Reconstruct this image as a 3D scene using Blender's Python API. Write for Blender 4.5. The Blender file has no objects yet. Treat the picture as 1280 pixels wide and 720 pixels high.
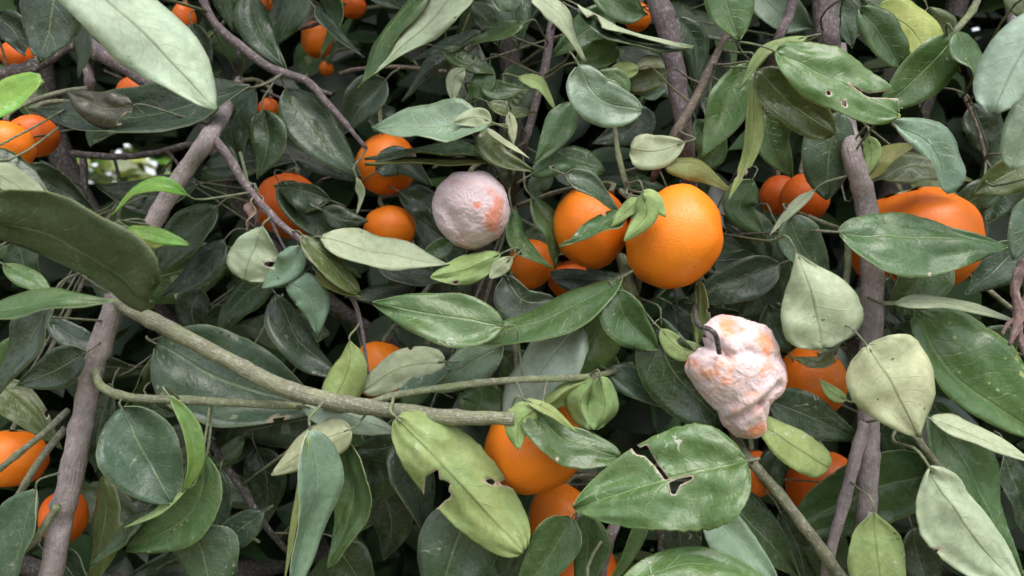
import bpy, math, random
import numpy as np
from mathutils import Vector, Matrix, noise

R = math.radians
rnd = random.Random(11)
sc = bpy.context.scene
col_root = sc.collection

# ------------------------------------------------------------------ camera
CAM_Z = 1.40
HFOV = R(67.0)
K = 2 * math.tan(HFOV / 2) / 1280.0          # metres per photo pixel at 1 m distance
cam = bpy.data.cameras.new('camera')
cam.angle = HFOV
cam.clip_start, cam.clip_end = 0.02, 500
cam.dof.use_dof = True
cam.dof.focus_distance = 0.46
cam.dof.aperture_fstop = 9.0
cam_o = bpy.data.objects.new('camera', cam)
cam_o.location = (0, 0, CAM_Z)
cam_o.rotation_euler = (R(90), 0, 0)
col_root.objects.link(cam_o)
sc.camera = cam_o

# ------------------------------------------------------------------ overcast daylight
SUN_EL, SUN_AZ = R(62), R(155)               # azimuth measured clockwise from +Y
world = bpy.data.worlds.new('World'); sc.world = world; world.use_nodes = True
wn = world.node_tree.nodes; wl_ = world.node_tree.links
bg = wn['Background']
sky = wn.new('ShaderNodeTexSky'); sky.sky_type = 'NISHITA'; sky.sun_disc = False
sky.sun_elevation = SUN_EL; sky.sun_rotation = SUN_AZ; sky.dust_density = 3.0; sky.air_density = 1.0
hs = wn.new('ShaderNodeHueSaturation'); hs.inputs['Saturation'].default_value = 0.26
wl_.new(sky.outputs[0], hs.inputs['Color']); wl_.new(hs.outputs[0], bg.inputs['Color'])
bg.inputs['Strength'].default_value = 0.14
sun = bpy.data.lights.new('sun', 'SUN'); sun.energy = 1.2; sun.angle = R(50); sun.color = (1.0, 0.95, 0.88)
sun_o = bpy.data.objects.new('sun', sun); col_root.objects.link(sun_o)
sd = Vector((math.sin(SUN_AZ) * math.cos(SUN_EL), math.cos(SUN_AZ) * math.cos(SUN_EL), math.sin(SUN_EL)))
sun_o.rotation_euler = (-sd).to_track_quat('-Z', 'Y').to_euler()
sun_o.location = (0, -2, 5)
vs = sc.view_settings
vs.view_transform = 'Standard'; vs.look = 'None'; vs.exposure = 1.2; vs.gamma = 1.0; vs.use_curve_mapping = False
sc.cycles.filter_width = 1.6
sc.cycles.max_bounces = 5; sc.cycles.diffuse_bounces = 2; sc.cycles.use_adaptive_sampling = True; sc.cycles.adaptive_threshold = 0.02; sc.cycles.glossy_bounces = 2; sc.cycles.transmission_bounces = 3
sc.cycles.caustics_reflective = False; sc.cycles.caustics_refractive = False
sc.cycles.use_denoising = True

# ------------------------------------------------------------------ helpers
def at(x, y, d):
    """photo pixel + distance along the view axis (cm) -> world point"""
    d *= 0.01
    return Vector(((x - 640) * K * d, d, CAM_Z - (y - 360) * K * d))

def px(d):
    return K * d * 0.01

def link(name, data, parent=None, loc=None):
    o = bpy.data.objects.new(name, data)
    col_root.objects.link(o)
    if loc is not None: o.location = loc
    if parent is not None: o.parent = parent
    return o

def mesh(name, verts, faces, mats, mi=None, smooth=None, attrs=None, uv=None):
    me = bpy.data.meshes.new(name)
    me.from_pydata([tuple(v) for v in verts], [], faces)
    for m in mats: me.materials.append(m)
    if mi is not None: me.polygons.foreach_set('material_index', mi)
    me.polygons.foreach_set('use_smooth', [True] * len(faces) if smooth is None else smooth)
    for n, vals in (attrs or {}).items():
        a = me.attributes.new(n, 'FLOAT_COLOR', 'POINT')
        a.data.foreach_set('color', np.asarray(vals, dtype=np.float32).ravel())
    if uv is not None:
        l = me.uv_layers.new(name='UVMap')
        vi = np.zeros(len(me.loops), dtype=np.int32); me.loops.foreach_get('vertex_index', vi)
        l.data.foreach_set('uv', np.asarray(uv, dtype=np.float32)[vi].ravel())
    me.update()
    return me

def spline(pts, n):
    """centripetal-free Catmull-Rom through Vectors, n samples (inclusive ends)"""
    P = [pts[0] * 2 - pts[1]] + list(pts) + [pts[-1] * 2 - pts[-2]]
    out = []
    m = len(pts) - 1
    for i in range(n):
        t = i / (n - 1) * m
        k = min(int(t), m - 1); f = t - k
        a, b, c, e = P[k], P[k + 1], P[k + 2], P[k + 3]
        out.append(0.5 * ((2 * b) + (c - a) * f + (2 * a - 5 * b + 4 * c - e) * f * f + (3 * b - a - 3 * c + e) * f ** 3))
    return out

# ------------------------------------------------------------------ materials
def nt(name):
    m = bpy.data.materials.new(name); m.use_nodes = True
    t = m.node_tree; t.nodes.clear()
    return m, t
class G:
    """tiny node-graph helper"""
    def __init__(s, t): s.t = t
    def n(s, kind, **kw):
        nd = s.t.nodes.new(kind)
        for k, v in kw.items(): setattr(nd, k, v)
        return nd
    def put(s, sock, v):
        if isinstance(v, bpy.types.NodeSocket): s.t.links.new(v, sock)
        else: sock.default_value = v
    def math(s, op, a, b=0.0, c=None, clamp=False):
        nd = s.n('ShaderNodeMath', operation=op, use_clamp=clamp)
        s.put(nd.inputs[0], a); s.put(nd.inputs[1], b)
        if c is not None: s.put(nd.inputs[2], c)
        return nd.outputs[0]
    def mix(s, f, a, b, mode='MIX'):
        nd = s.n('ShaderNodeMix', data_type='RGBA', blend_type=mode)
        s.put(nd.inputs['Factor'], f); s.put(nd.inputs['A'], a); s.put(nd.inputs['B'], b)
        return nd.outputs['Result']
    def ramp(s, v, lo, hi, a=0.0, b=1.0):
        nd = s.n('ShaderNodeMapRange', interpolation_type='SMOOTHSTEP')
        s.put(nd.inputs[0], v); s.put(nd.inputs[1], lo); s.put(nd.inputs[2], hi); s.put(nd.inputs[3], a); s.put(nd.inputs[4], b)
        return nd.outputs[0]
    def noise(s, vec, scale, detail=2.0, rough=0.5, dist=0.0):
        nd = s.n('ShaderNodeTexNoise')
        if vec is not None: s.put(nd.inputs['Vector'], vec)
        nd.inputs['Scale'].default_value = scale; nd.inputs['Detail'].default_value = detail
        nd.inputs['Roughness'].default_value = rough; nd.inputs['Distortion'].default_value = dist
        return nd.outputs['Fac']
    def vor(s, vec, scale, feature='F1'):
        nd = s.n('ShaderNodeTexVoronoi', feature=feature)
        s.put(nd.inputs['Vector'], vec); nd.inputs['Scale'].default_value = scale
        return nd.outputs['Distance']
    def pos(s): return s.n('ShaderNodeNewGeometry').outputs['Position']
    def attr(s, name): return s.n('ShaderNodeAttribute', attribute_name=name)

def leaf_material(name, attr, under, simple=False):
    m, t = nt(name); g = G(t)
    P = g.pos(); at_ = g.attr(attr); base = at_.outputs['Color']; wear = at_.outputs['Alpha']
    big = g.noise(P, 26, 3, 0.6)
    p = g.n('ShaderNodeBsdfPrincipled')
    p.inputs['Specular IOR Level'].default_value = 0.25 if under else 0.46
    if simple:
        hsv = g.n('ShaderNodeHueSaturation')
        g.put(hsv.inputs['Value'], g.ramp(big, 0.25, 0.75, 0.7, 1.3)); g.put(hsv.inputs['Color'], base)
        c = hsv.outputs[0]
        p.inputs['Roughness'].default_value = 0.42
    else:
        uv = g.n('ShaderNodeSeparateXYZ'); g.put(uv.inputs[0], g.n('ShaderNodeUVMap').outputs[0])
        u, v = uv.outputs[0], g.math('ABSOLUTE', uv.outputs[1])
        fine = g.noise(P, 240, 3, 0.68)
        wob = g.math('MULTIPLY', g.math('SUBTRACT', big, 0.5), 0.30)
        # veins: midrib plus faint side veins sweeping to the tip
        mid = g.ramp(v, 0.012, 0.055, 1.0, 0.0)
        s_ = g.math('MULTIPLY', g.math('ADD', g.math('SUBTRACT', u, g.math('MULTIPLY', g.math('POWER', v, 0.8), 0.20)), wob), 8.0)
        tri = g.math('ABSOLUTE', g.math('SUBTRACT', g.math('FRACT', g.math('ADD', s_, 20.0)), 0.5))
        side = g.math('MULTIPLY', g.ramp(tri, 0.0, 0.06, 1.0, 0.0), g.ramp(v, 0.35, 0.9, 1.0, 0.0))
        side = g.math('MULTIPLY', side, g.ramp(fine, 0.35, 0.6))
        val = g.math('ADD', g.math('MULTIPLY', big, 1.0), g.math('MULTIPLY', fine, 0.75))
        val = g.math('ADD', val, 0.16)
        hsv = g.n('ShaderNodeHueSaturation')
        patch = g.noise(P, 48, 4, 0.7)
        g.put(hsv.inputs['Value'], val); g.put(hsv.inputs['Hue'], g.ramp(patch, 0.3, 0.7, 0.482, 0.515)); g.put(hsv.inputs['Color'], base)
        c = hsv.outputs[0]
        if under:
            c = g.mix(g.math('MULTIPLY', mid, 0.40), c, (0.14, 0.15, 0.06, 1))
            c = g.mix(g.math('MULTIPLY', side, 0.20), c, (0.17, 0.20, 0.09, 1))
        else:
            lite = g.mix(0.35, base, (0.42, 0.52, 0.26, 1))
            c = g.mix(g.math('MULTIPLY', mid, 0.60), c, lite)
            c = g.mix(g.math('MULTIPLY', side, 0.42), c, lite)
        if not under:                          # fine net of small veins
            net = g.ramp(g.vor(P, 400, 'DISTANCE_TO_EDGE'), 0.0, 0.12, 1.0, 0.0)
            c = g.mix(g.math('MULTIPLY', net, 0.16), c, lite)
        # dust film in patches, thin leaf-miner scars, specks and brown worn rims
        dust = g.math('ADD', g.ramp(patch, 0.50, 0.78), g.math('MULTIPLY', g.ramp(big, 0.42, 0.68), g.ramp(fine, 0.30, 0.65)))
        c = g.mix(g.math('MULTIPLY', dust, 0.07 if under else 0.055), c, (0.40, 0.44, 0.42, 1))
        ln = g.ramp(g.math('ABSOLUTE', g.math('SUBTRACT', g.noise(P, 70, 1.5, 0.5, 0.8), 0.5)), 0.002, 0.014, 1.0, 0.0)
        msk = g.math('MULTIPLY', g.ramp(big, 0.60, 0.66), g.ramp(fine, 0.42, 0.52))
        scar = g.math('MULTIPLY', ln, msk)
        c = g.mix(g.math('MULTIPLY', scar, 0.62), c, (0.56, 0.56, 0.50, 1))
        vd = g.vor(P, 150)
        spk = g.math('MULTIPLY', g.ramp(g.math('ADD', vd, g.math('MULTIPLY', fine, 0.12)), 0.05, 0.13, 1.0, 0.0), g.ramp(patch, 0.54, 0.58))
        c = g.mix(g.math('MULTIPLY', spk, 0.40), c, (0.5, 0.5, 0.45, 1))
        br = g.math('MULTIPLY', g.ramp(g.math('ADD', vd, g.math('MULTIPLY', fine, 0.2)), 0.10, 0.20, 1.0, 0.0), g.ramp(big, 0.37, 0.33))
        c = g.mix(g.math('MULTIPLY', br, 0.7), c, (0.07, 0.045, 0.025, 1))
        w2 = g.math('ADD', wear, g.math('MULTIPLY', g.math('SUBTRACT', fine, 0.5), 0.6))
        c = g.mix(g.ramp(w2, 0.45, 0.75), c, (0.36, 0.30, 0.23, 1))
        edge = g.ramp(v, 0.94, 1.0)
        c = g.mix(g.math('MULTIPLY', edge, 0.25), c, (0.30, 0.33, 0.14, 1))
        rough = g.math('ADD', g.math('MULTIPLY', patch, 0.40), 0.38 if under else 0.08)
        g.put(p.inputs['Roughness'], rough)
        h = g.math('ADD', g.math('MULTIPLY', side, 0.35 if under else -0.35), g.math('MULTIPLY', mid, 0.8 if under else -0.7))
        h = g.math('ADD', h, g.math('MULTIPLY', fine, 0.38))
        if not under: h = g.math('ADD', h, g.math('MULTIPLY', net, -0.07))
        h = g.math('ADD', h, g.math('ADD', g.math('MULTIPLY', patch, 1.3), g.math('MULTIPLY', big, 2.2)))
        h = g.math('ADD', h, g.math('MULTIPLY', scar, 0.25))
        b = g.n('ShaderNodeBump'); b.inputs['Strength'].default_value = 0.58; b.inputs['Distance'].default_value = 0.0010
        g.put(b.inputs['Height'], h); g.put(p.inputs['Normal'], b.outputs[0])
    g.put(p.inputs['Base Color'], c)
    if simple:
        out = g.n('ShaderNodeOutputMaterial'); g.put(out.inputs[0], p.outputs[0])
        return m
    tr = g.n('ShaderNodeBsdfTranslucent')
    g.put(tr.inputs['Color'], g.mix(1.0, c, (1.5, 1.75, 0.55, 1), 'MULTIPLY'))
    ms = g.n('ShaderNodeMixShader'); ms.inputs[0].default_value = 0.14
    g.put(ms.inputs[1], p.outputs[0]); g.put(ms.inputs[2], tr.outputs[0])
    out = g.n('ShaderNodeOutputMaterial'); g.put(out.inputs[0], ms.outputs[0])
    return m

M_TOP = leaf_material('leaf_upper_side', 'ctop', False)
M_UND = leaf_material('leaf_underside', 'cund', True)
M_FAR = leaf_material('crown_leaf', 'ctop', False, True)

def bark_material():
    m, t = nt('bark'); g = G(t)
    P = g.pos(); c0 = g.attr('col').outputs['Color']; green = g.attr('col').outputs['Alpha']
    uvn = g.n('ShaderNodeUVMap').outputs[0]
    mp = g.n('ShaderNodeMapping'); g.put(mp.inputs[0], uvn); mp.inputs['Scale'].default_value = (9, 5, 1)
    streak = g.noise(mp.outputs[0], 2.0, 4, 0.65)
    blot = g.noise(P, 70, 4, 0.65); fine = g.noise(P, 420, 3, 0.7)
    c = g.mix(g.ramp(blot, 0.35, 0.7), g.mix(0.5, c0, (0.10, 0.085, 0.085, 1)), c0)
    c = g.mix(g.math('MULTIPLY', g.ramp(fine, 0.48, 0.70), 0.55), c, (0.50, 0.46, 0.44, 1))
    c = g.mix(g.math('MULTIPLY', g.ramp(streak, 0.52, 0.72), 0.45), c, (0.06, 0.05, 0.045, 1))
    lent = g.math('MULTIPLY', g.ramp(g.vor(P, 210), 0.08, 0.18, 1.0, 0.0), g.ramp(g.noise(P, 60, 1), 0.5, 0.6))
    c = g.mix(g.math('MULTIPLY', lent, 0.7), c, (0.40, 0.35, 0.31, 1))
    p = g.n('ShaderNodeBsdfPrincipled'); g.put(p.inputs['Base Color'], c)
    p.inputs['Roughness'].default_value = 0.72; p.inputs['Specular IOR Level'].default_value = 0.3
    h = g.math('ADD', g.math('MULTIPLY', streak, 0.9), g.math('ADD', g.math('MULTIPLY', fine, 0.5), g.math('MULTIPLY', lent, 0.5)))
    b = g.n('ShaderNodeBump'); b.inputs['Strength'].default_value = 0.9; b.inputs['Distance'].default_value = 0.0016
    g.put(b.inputs['Height'], h); g.put(p.inputs['Normal'], b.outputs[0])
    out = g.n('ShaderNodeOutputMaterial'); g.put(out.inputs[0], p.outputs[0])
    return m
M_BARK = bark_material()

def peel_material():
    m, t = nt('mandarin_peel'); g = G(t)
    P = g.pos(); c0 = g.attr('col').outputs['Color']
    pore = g.vor(P, 520); big = g.noise(P, 26, 3, 0.55)
    c = g.mix(g.ramp(big, 0.3, 0.72), c0, g.mix(1.0, c0, (1.0, 1.22, 1.2, 1), 'MULTIPLY'))
    c = g.mix(g.math('MULTIPLY', g.ramp(pore, 0.0, 0.28, 1.0, 0.0), 0.30), c, (0.50, 0.10, 0.004, 1))
    sp = g.math('MULTIPLY', g.ramp(g.vor(P, 120), 0.05, 0.10, 1.0, 0.0), g.ramp(g.noise(P, 45, 1), 0.56, 0.62))
    c = g.mix(g.math('MULTIPLY', sp, 0.6), c, (0.20, 0.09, 0.02, 1))
    p = g.n('ShaderNodeBsdfPrincipled'); g.put(p.inputs['Base Color'], c)
    p.inputs['Roughness'].default_value = 0.43; p.inputs['Specular IOR Level'].default_value = 0.42
    h = g.math('ADD', g.math('MULTIPLY', g.ramp(pore, 0.0, 0.35), 0.8), g.math('MULTIPLY', g.noise(P, 95, 2), 0.7))
    b = g.n('ShaderNodeBump'); b.inputs['Strength'].default_value = 0.36; b.inputs['Distance'].default_value = 0.0008
    g.put(b.inputs['Height'], h); g.put(p.inputs['Normal'], b.outputs[0])
    out = g.n('ShaderNodeOutputMaterial'); g.put(out.inputs[0], p.outputs[0])
    return m
M_PEEL = peel_material()

def mould_material(name, peel, white, grey, lo, hi):
    m, t = nt(name); g = G(t)
    P = g.pos(); age = g.attr('col').outputs['Alpha']
    a = g.noise(P, 42, 4, 0.62, 0.3); fine = g.noise(P, 480, 4, 0.75); mid = g.noise(P, 150, 3, 0.65)
    k = g.math('ADD', a, g.math('MULTIPLY', g.math('SUBTRACT', mid, 0.5), 0.55))
    k = g.math('ADD', k, g.math('MULTIPLY', g.math('SUBTRACT', fine, 0.5), 0.35))
    k = g.math('ADD', k, g.math('MULTIPLY', g.math('SUBTRACT', age, 0.5), 0.6))
    c = g.mix(g.ramp(k, lo, hi), peel, white)
    c = g.mix(g.math('MULTIPLY', g.ramp(g.noise(P, 70, 3, 0.6), 0.52, 0.70), 0.5), c, grey)
    c = g.mix(g.math('MULTIPLY', g.ramp(fine, 0.50, 0.70), 0.45), c, (0.30, 0.22, 0.20, 1))
    p = g.n('ShaderNodeBsdfPrincipled'); g.put(p.inputs['Base Color'], c)
    p.inputs['Roughness'].default_value = 0.95; p.inputs['Specular IOR Level'].default_value = 0.1
    p.inputs['Sheen Weight'].default_value = 0.25
    h = g.math('ADD', g.math('MULTIPLY', fine, 0.8), g.math('MULTIPLY', mid, 1.0))
    b = g.n('ShaderNodeBump'); b.inputs['Strength'].default_value = 0.8; b.inputs['Distance'].default_value = 0.0014
    g.put(b.inputs['Height'], h); g.put(p.inputs['Normal'], b.outputs[0])
    out = g.n('ShaderNodeOutputMaterial'); g.put(out.inputs[0], p.outputs[0])
    return m
M_MOULD1 = mould_material('grey_mould', (0.56, 0.22, 0.15, 1), (0.56, 0.45, 0.485, 1), (0.36, 0.32, 0.29, 1), 0.26, 0.54)
M_MOULD2 = mould_material('white_mould', (0.78, 0.30, 0.15, 1), (0.69, 0.545, 0.56, 1), (0.47, 0.40, 0.44, 1), 0.27, 0.56)

def soil_material():
    m, t = nt('orchard_soil'); g = G(t); P = g.pos()
    c = g.mix(g.noise(P, 3, 5, 0.6), (0.10, 0.07, 0.045, 1), (0.20, 0.16, 0.09, 1))
    c = g.mix(g.ramp(g.noise(P, 0.7, 4, 0.6), 0.45, 0.6), c, (0.13, 0.17, 0.04, 1))
    p = g.n('ShaderNodeBsdfPrincipled'); g.put(p.inputs['Base Color'], c); p.inputs['Roughness'].default_value = 0.95
    b = g.n('ShaderNodeBump'); b.inputs['Distance'].default_value = 0.03; g.put(b.inputs['Height'], g.noise(P, 14, 5, 0.65))
    g.put(p.inputs['Normal'], b.outputs[0])
    out = g.n('ShaderNodeOutputMaterial'); g.put(out.inputs[0], p.outputs[0])
    return m

# ------------------------------------------------------------------ ground
gv, gf = [], []
N = 40
for i in range(N + 1):
    for j in range(N + 1):
        f = lambda q: math.copysign(abs(q) ** 3, q) * 150
        x, y = f(i / N * 2 - 1), f(j / N * 2 - 1)
        gv.append((x, y, 0.05 * noise.noise(Vector((x * 0.6, y * 0.6, 0)))))
for i in range(N):
    for j in range(N):
        a = i * (N + 1) + j
        gf.append((a, a + N + 1, a + N + 2, a + 1))
ground = link('ground', mesh('ground', gv, gf, [soil_material()]))
ground['kind'] = 'structure'; ground['label'] = 'brown orchard soil with weedy patches under the tree'

# ------------------------------------------------------------------ tree root
tree = link('mandarin_tree', None, loc=(0.15, 1.15, 0))
tree['label'] = 'leafy mandarin tree with grey branches and glossy green leaves'
tree['category'] = 'tree'
TREE_OFF = Vector((0.15, 1.15, 0))

SAMPLES = []                                   # points on branches where stalks can attach
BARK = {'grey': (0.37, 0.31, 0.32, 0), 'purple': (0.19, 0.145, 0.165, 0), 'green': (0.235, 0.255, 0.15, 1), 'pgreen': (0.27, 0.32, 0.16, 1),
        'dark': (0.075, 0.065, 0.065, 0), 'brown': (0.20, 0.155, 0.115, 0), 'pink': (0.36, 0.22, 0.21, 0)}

def tube_geo(path, radii, nr=8, lump=0.06, seed=0.0):
    n = len(path); V, F, U = [], [], []
    t0 = (path[1] - path[0]).normalized()
    ref = t0.orthogonal().normalized()
    dist = 0.0
    for i, p in enumerate(path):
        t = (path[min(i + 1, n - 1)] - path[max(i - 1, 0)])
        t = t.normalized() if t.length > 1e-9 else t0
        ref = (ref - t * ref.dot(t)); ref = ref.normalized() if ref.length > 1e-6 else t.orthogonal().normalized()
        b = t.cross(ref)
        if i: dist += (p - path[i - 1]).length
        for k in range(nr):
            a = 2 * math.pi * k / nr
            d = ref * math.cos(a) + b * math.sin(a)
            q = 1 + lump * 2 * noise.noise(Vector((p.x * 160 + seed, p.y * 160 + d.x * 2, p.z * 160 + d.z * 2)))
            V.append(p + d * radii[i] * q); U.append((abs(k / nr * 2 - 1), dist * 10))
    for i in range(n - 1):
        for k in range(nr):
            a, b2 = i * nr + k, i * nr + (k + 1) % nr
            F.append((a, b2, b2 + nr, a + nr))
    V.append(path[0]); U.append((0, 0)); V.append(path[-1]); U.append((0, dist * 10))
    e = len(V) - 1
    for k in range(nr):
        F.append((e - 1, (k + 1) % nr, k)); F.append((e, (n - 1) * nr + k, (n - 1) * nr + (k + 1) % nr))
    return V, F, U

def tube(name, path, radii, colr, parent, off, nr=8, lump=0.06):
    V, F, U = tube_geo(path, radii, nr, lump, rnd.random() * 50)
    o = path[0]
    me = mesh(name, [v - o for v in V], F, [M_BARK], attrs={'col': [BARK[colr]] * len(V)}, uv=U)
    return link(name, me, parent, o - off)

def branch(pts, widths, d, colr='grey', nodes=True, name='branch', n=None, nr=14, lump=0.075):
    """pts photo pixels (x, y[, extra depth cm]); widths full widths in photo pixels"""
    P = [at(p[0], p[1], d + (p[2] if len(p) > 2 else 0)) for p in pts]
    W = [w * px(d) * 0.5 for w in widths] if isinstance(widths, (list, tuple)) else [widths * px(d) * 0.5] * len(pts)
    n = n or max(10, 7 * len(pts))
    path = spline(P, n)
    rad = []
    ph = rnd.random() * 7
    for i in range(n):
        t = i / (n - 1) * (len(W) - 1); k = min(int(t), len(W) - 2); f = t - k
        r = W[k] * (1 - f) + W[k + 1] * f
        if nodes: r *= 1 + 0.16 * max(0, math.sin(i * 0.55 + ph)) ** 14
        rad.append(r)
    jit = W[0] * 0.12
    path = [p + Vector((noise.noise(p * 55 + Vector((3, 0, 0))), 0, noise.noise(p * 55))) * jit if 0 < i < n - 1 else p for i, p in enumerate(path)]
    o = tube(name, path, rad, colr, tree, TREE_OFF, nr=nr, lump=lump)
    SAMPLES.extend((p, r) for p, r in zip(path, rad))
    return o

# trunk and inner limbs, mostly hidden by the foliage
def limb(pts, r0, r1, colr='dark'):
    path = spline([Vector(p) for p in pts], 8 * len(pts))
    n = len(path); rad = [r0 + (r1 - r0) * i / (n - 1) for i in range(n)]
    tube('limb', path, rad, colr, tree, TREE_OFF, nr=12)
    SAMPLES.extend((p, r) for p, r in zip(path, rad))
V3 = lambda *a: a
path = spline([Vector(p) for p in ((0.15, 1.15, -0.05), (0.13, 1.13, 0.35), (0.17, 1.16, 0.7), (0.14, 1.12, 0.95))], 20)
tube('trunk', path, [0.062 - 0.001 * i for i in range(20)], 'grey', tree, TREE_OFF, nr=16)
limb(((0.14, 1.12, 0.90), (-0.10, 1.00, 1.10), (-0.32, 0.86, 1.30), (-0.46, 0.80, 1.52), (-0.5, 0.8, 1.8)), 0.026, 0.008)
limb(((0.14, 1.12, 0.92), (0.02, 0.98, 1.15), (-0.03, 0.84, 1.38), (0.0, 0.78, 1.60), (-0.05, 0.8, 1.85)), 0.024, 0.007)
limb(((0.14, 1.12, 0.92), (0.26, 0.98, 1.10), (0.36, 0.84, 1.32), (0.40, 0.78, 1.55), (0.5, 0.8, 1.8)), 0.026, 0.008)
limb(((-0.10, 1.00, 1.10), (-0.38, 0.84, 1.08), (-0.56, 0.76, 1.16), (-0.7, 0.72, 1.3)), 0.014, 0.006)
limb(((0.26, 0.98, 1.10), (0.45, 0.84, 1.10), (0.58, 0.76, 1.20), (0.7, 0.72, 1.4)), 0.014, 0.006)
limb(((0.02, 0.98, 1.15), (0.15, 0.82, 1.20), (0.20, 0.74, 1.30), (0.22, 0.7, 1.42)), 0.012, 0.005)
limb(((-0.03, 0.90, 1.28), (-0.15, 0.78, 1.36), (-0.24, 0.72, 1.46), (-0.3, 0.7, 1.6)), 0.010, 0.005)
limb(((0.14, 1.12, 0.92), (0.2, 1.35, 1.3), (0.1, 1.5, 1.8), (0.2, 1.45, 2.2)), 0.028, 0.008)

# ------------------------------------------------------------------ the branches the photograph shows
branch([(300, 100, 18), (284, 135, 6), (263, 168), (232, 212), (203, 258), (172, 320), (140, 392), (116, 462), (104, 520), (90, 590), (76, 650), (62, 730), (40, 830, 5)],
       [16, 17, 21, 21, 22, 24, 26, 26, 26, 30, 27, 28, 28], 47.5, 'grey')
branch([(262, 168), (285, 195), (308, 232), (345, 275), (378, 302), (408, 338), (440, 372), (452, 410), (460, 468)], [13, 11, 10, 9, 8, 7, 6, 5, 4], 47.3, 'purple')
branch([(330, 256, 1), (345, 290, 1), (360, 318, 1)], [4, 4, 3], 47.3, 'purple', name='twig')
branch([(146, 374, 2.2), (164, 387, .9), (205, 408), (290, 453), (368, 490), (455, 508), (560, 521, -1.0), (644, 524, -2.4)], [17, 20, 20, 20, 22, 21, 19, 16], 45.5, 'green')
branch([(118, 462, 1), (128, 484), (165, 497), (230, 500), (310, 504), (378, 508, 1)], [9, 11, 11, 11, 11, 9], 46.2, 'pgreen')
branch([(455, 505, .9), (500, 493, .4), (580, 481), (660, 474), (742, 470), (790, 455, 3)], [7, 9, 9, 9, 8, 6], 44.7, 'pgreen')
branch([(86, 512, 1), (50, 545), (-5, 590), (-60, 640)], [8, 8, 8, 8], 47.0, 'green')
branch([(82, 535, 1), (50, 575), (18, 628), (-20, 700)], [9, 9, 9, 9], 47.4, 'green')
branch([(72, 632), (45, 672), (8, 708), (-40, 740)], [9, 9, 8, 8], 46.3, 'pgreen')
branch([(1050, 60, 12), (1058, 150, 4), (1066, 195), (1082, 255), (1090, 330), (1090, 400), (1087, 480), (1086, 560), (1083, 640), (1068, 690, 1), (1060, 760, 2)],
       [20, 22, 24, 26, 26, 27, 27, 26, 24, 14, 10], 46.5, 'grey')
branch([(1082, 528), (1066, 585), (1052, 640), (1036, 700), (1026, 760)], [15, 15, 14, 13, 13], 45.8, 'grey')
branch([(1088, 640), (1078, 668), (1066, 725)], [9, 8, 7], 45.0, 'grey', name='twig')
branch([(905, 520, 6), (932, 568), (968, 610), (1008, 662), (1056, 728), (1100, 790)], [9, 12, 14, 15, 15, 15], 45.0, 'green')
branch([(806, -60, 2), (822, 0), (838, 55), (848, 115), (856, 175), (862, 240, 4), (866, 330, 9)], [27, 27, 25, 23, 22, 20, 20], 50.0, 'purple')
branch([(910, 40, 1), (896, 68), (872, 118), (842, 172), (815, 225, 3)], [8, 9, 11, 12, 9], 48.5, 'brown')
branch([(696, -20), (690, 25), (680, 90), (664, 150), (654, 188), (640, 260, 6)], [11, 11, 11, 10, 9, 9], 52.0, 'purple')
branch([(1028, -50), (1032, 20), (1036, 60), (1045, 140, 5)], [30, 29, 27, 24], 53.0, 'purple')
branch([(998, -30), (986, 20), (972, 52), (960, 100, 3)], [12, 12, 12, 10], 52.0, 'purple')
branch([(1228, -20), (1216, 12), (1192, 42), (1180, 62)], [8, 9, 7, 5], 45.5, 'pgreen')
branch([(1258, -20), (1264, 20), (1268, 45), (1275, 120, 4)], [11, 11, 11, 10], 49, 'purple')
branch([(1130, 520, 2), (1150, 552), (1185, 598), (1216, 640), (1280, 720, 3)], [9, 9, 9, 8, 8], 45.5, 'green')
branch([(1200, 336, 1), (1232, 360), (1268, 388), (1320, 420)], [6, 6, 6, 6], 50, 'green')
branch([(768, 160, 1), (774, 200), (786, 242), (788, 262, 1)], [6, 7, 8, 8], 47.0, 'pgreen')
branch([(776, 322, 3), (784, 345, 1), (792, 372), (812, 420, 5)], [14, 16, 15, 10], 48, 'pgreen')
branch([(800, 330, 3), (797, 360, 1), (792, 378, 1)], [8, 8, 8], 48.3, 'green')
branch([(778, 346, 1), (752, 362), (720, 382), (690, 402, 1)], [9, 8, 7, 4], 46.5, 'pgreen')
branch([(92, 38), (118, 62), (152, 80), (205, 112), (260, 130, 3)], [18, 21, 20, 18, 17], 52, 'purple')
branch([(100, 48), (108, 78), (112, 110), (100, 160, 3)], [11, 12, 12, 10], 52.5, 'purple')
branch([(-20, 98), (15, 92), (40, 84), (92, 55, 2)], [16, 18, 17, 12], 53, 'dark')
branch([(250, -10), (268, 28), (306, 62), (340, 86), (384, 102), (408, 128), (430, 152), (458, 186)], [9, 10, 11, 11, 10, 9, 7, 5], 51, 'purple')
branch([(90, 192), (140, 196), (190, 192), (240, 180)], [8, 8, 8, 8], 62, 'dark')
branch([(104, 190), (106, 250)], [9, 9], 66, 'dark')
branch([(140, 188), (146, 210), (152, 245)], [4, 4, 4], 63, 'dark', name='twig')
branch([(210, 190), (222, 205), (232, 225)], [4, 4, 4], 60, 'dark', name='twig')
branch([(255, 540, 1), (275, 570), (300, 608), (330, 655), (360, 690, 2)], [8, 9, 9, 8, 7], 52, 'dark')
branch([(262, 640), (290, 658), (325, 678)], [4, 4, 4], 51, 'green', name='twig')
branch([(778, 640, 2), (765, 665), (757, 690), (748, 740)], [13, 14, 14, 13], 47, 'purple')
branch([(728, 632), (716, 668), (694, 715), (684, 745)], [9, 9, 9, 8], 46.5, 'green')
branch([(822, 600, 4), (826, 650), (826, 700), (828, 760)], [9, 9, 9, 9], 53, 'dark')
branch([(424, 92), (450, 86), (500, 84), (560, 90)], [5, 5, 5, 5], 56, 'brown', name='twig')
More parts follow.
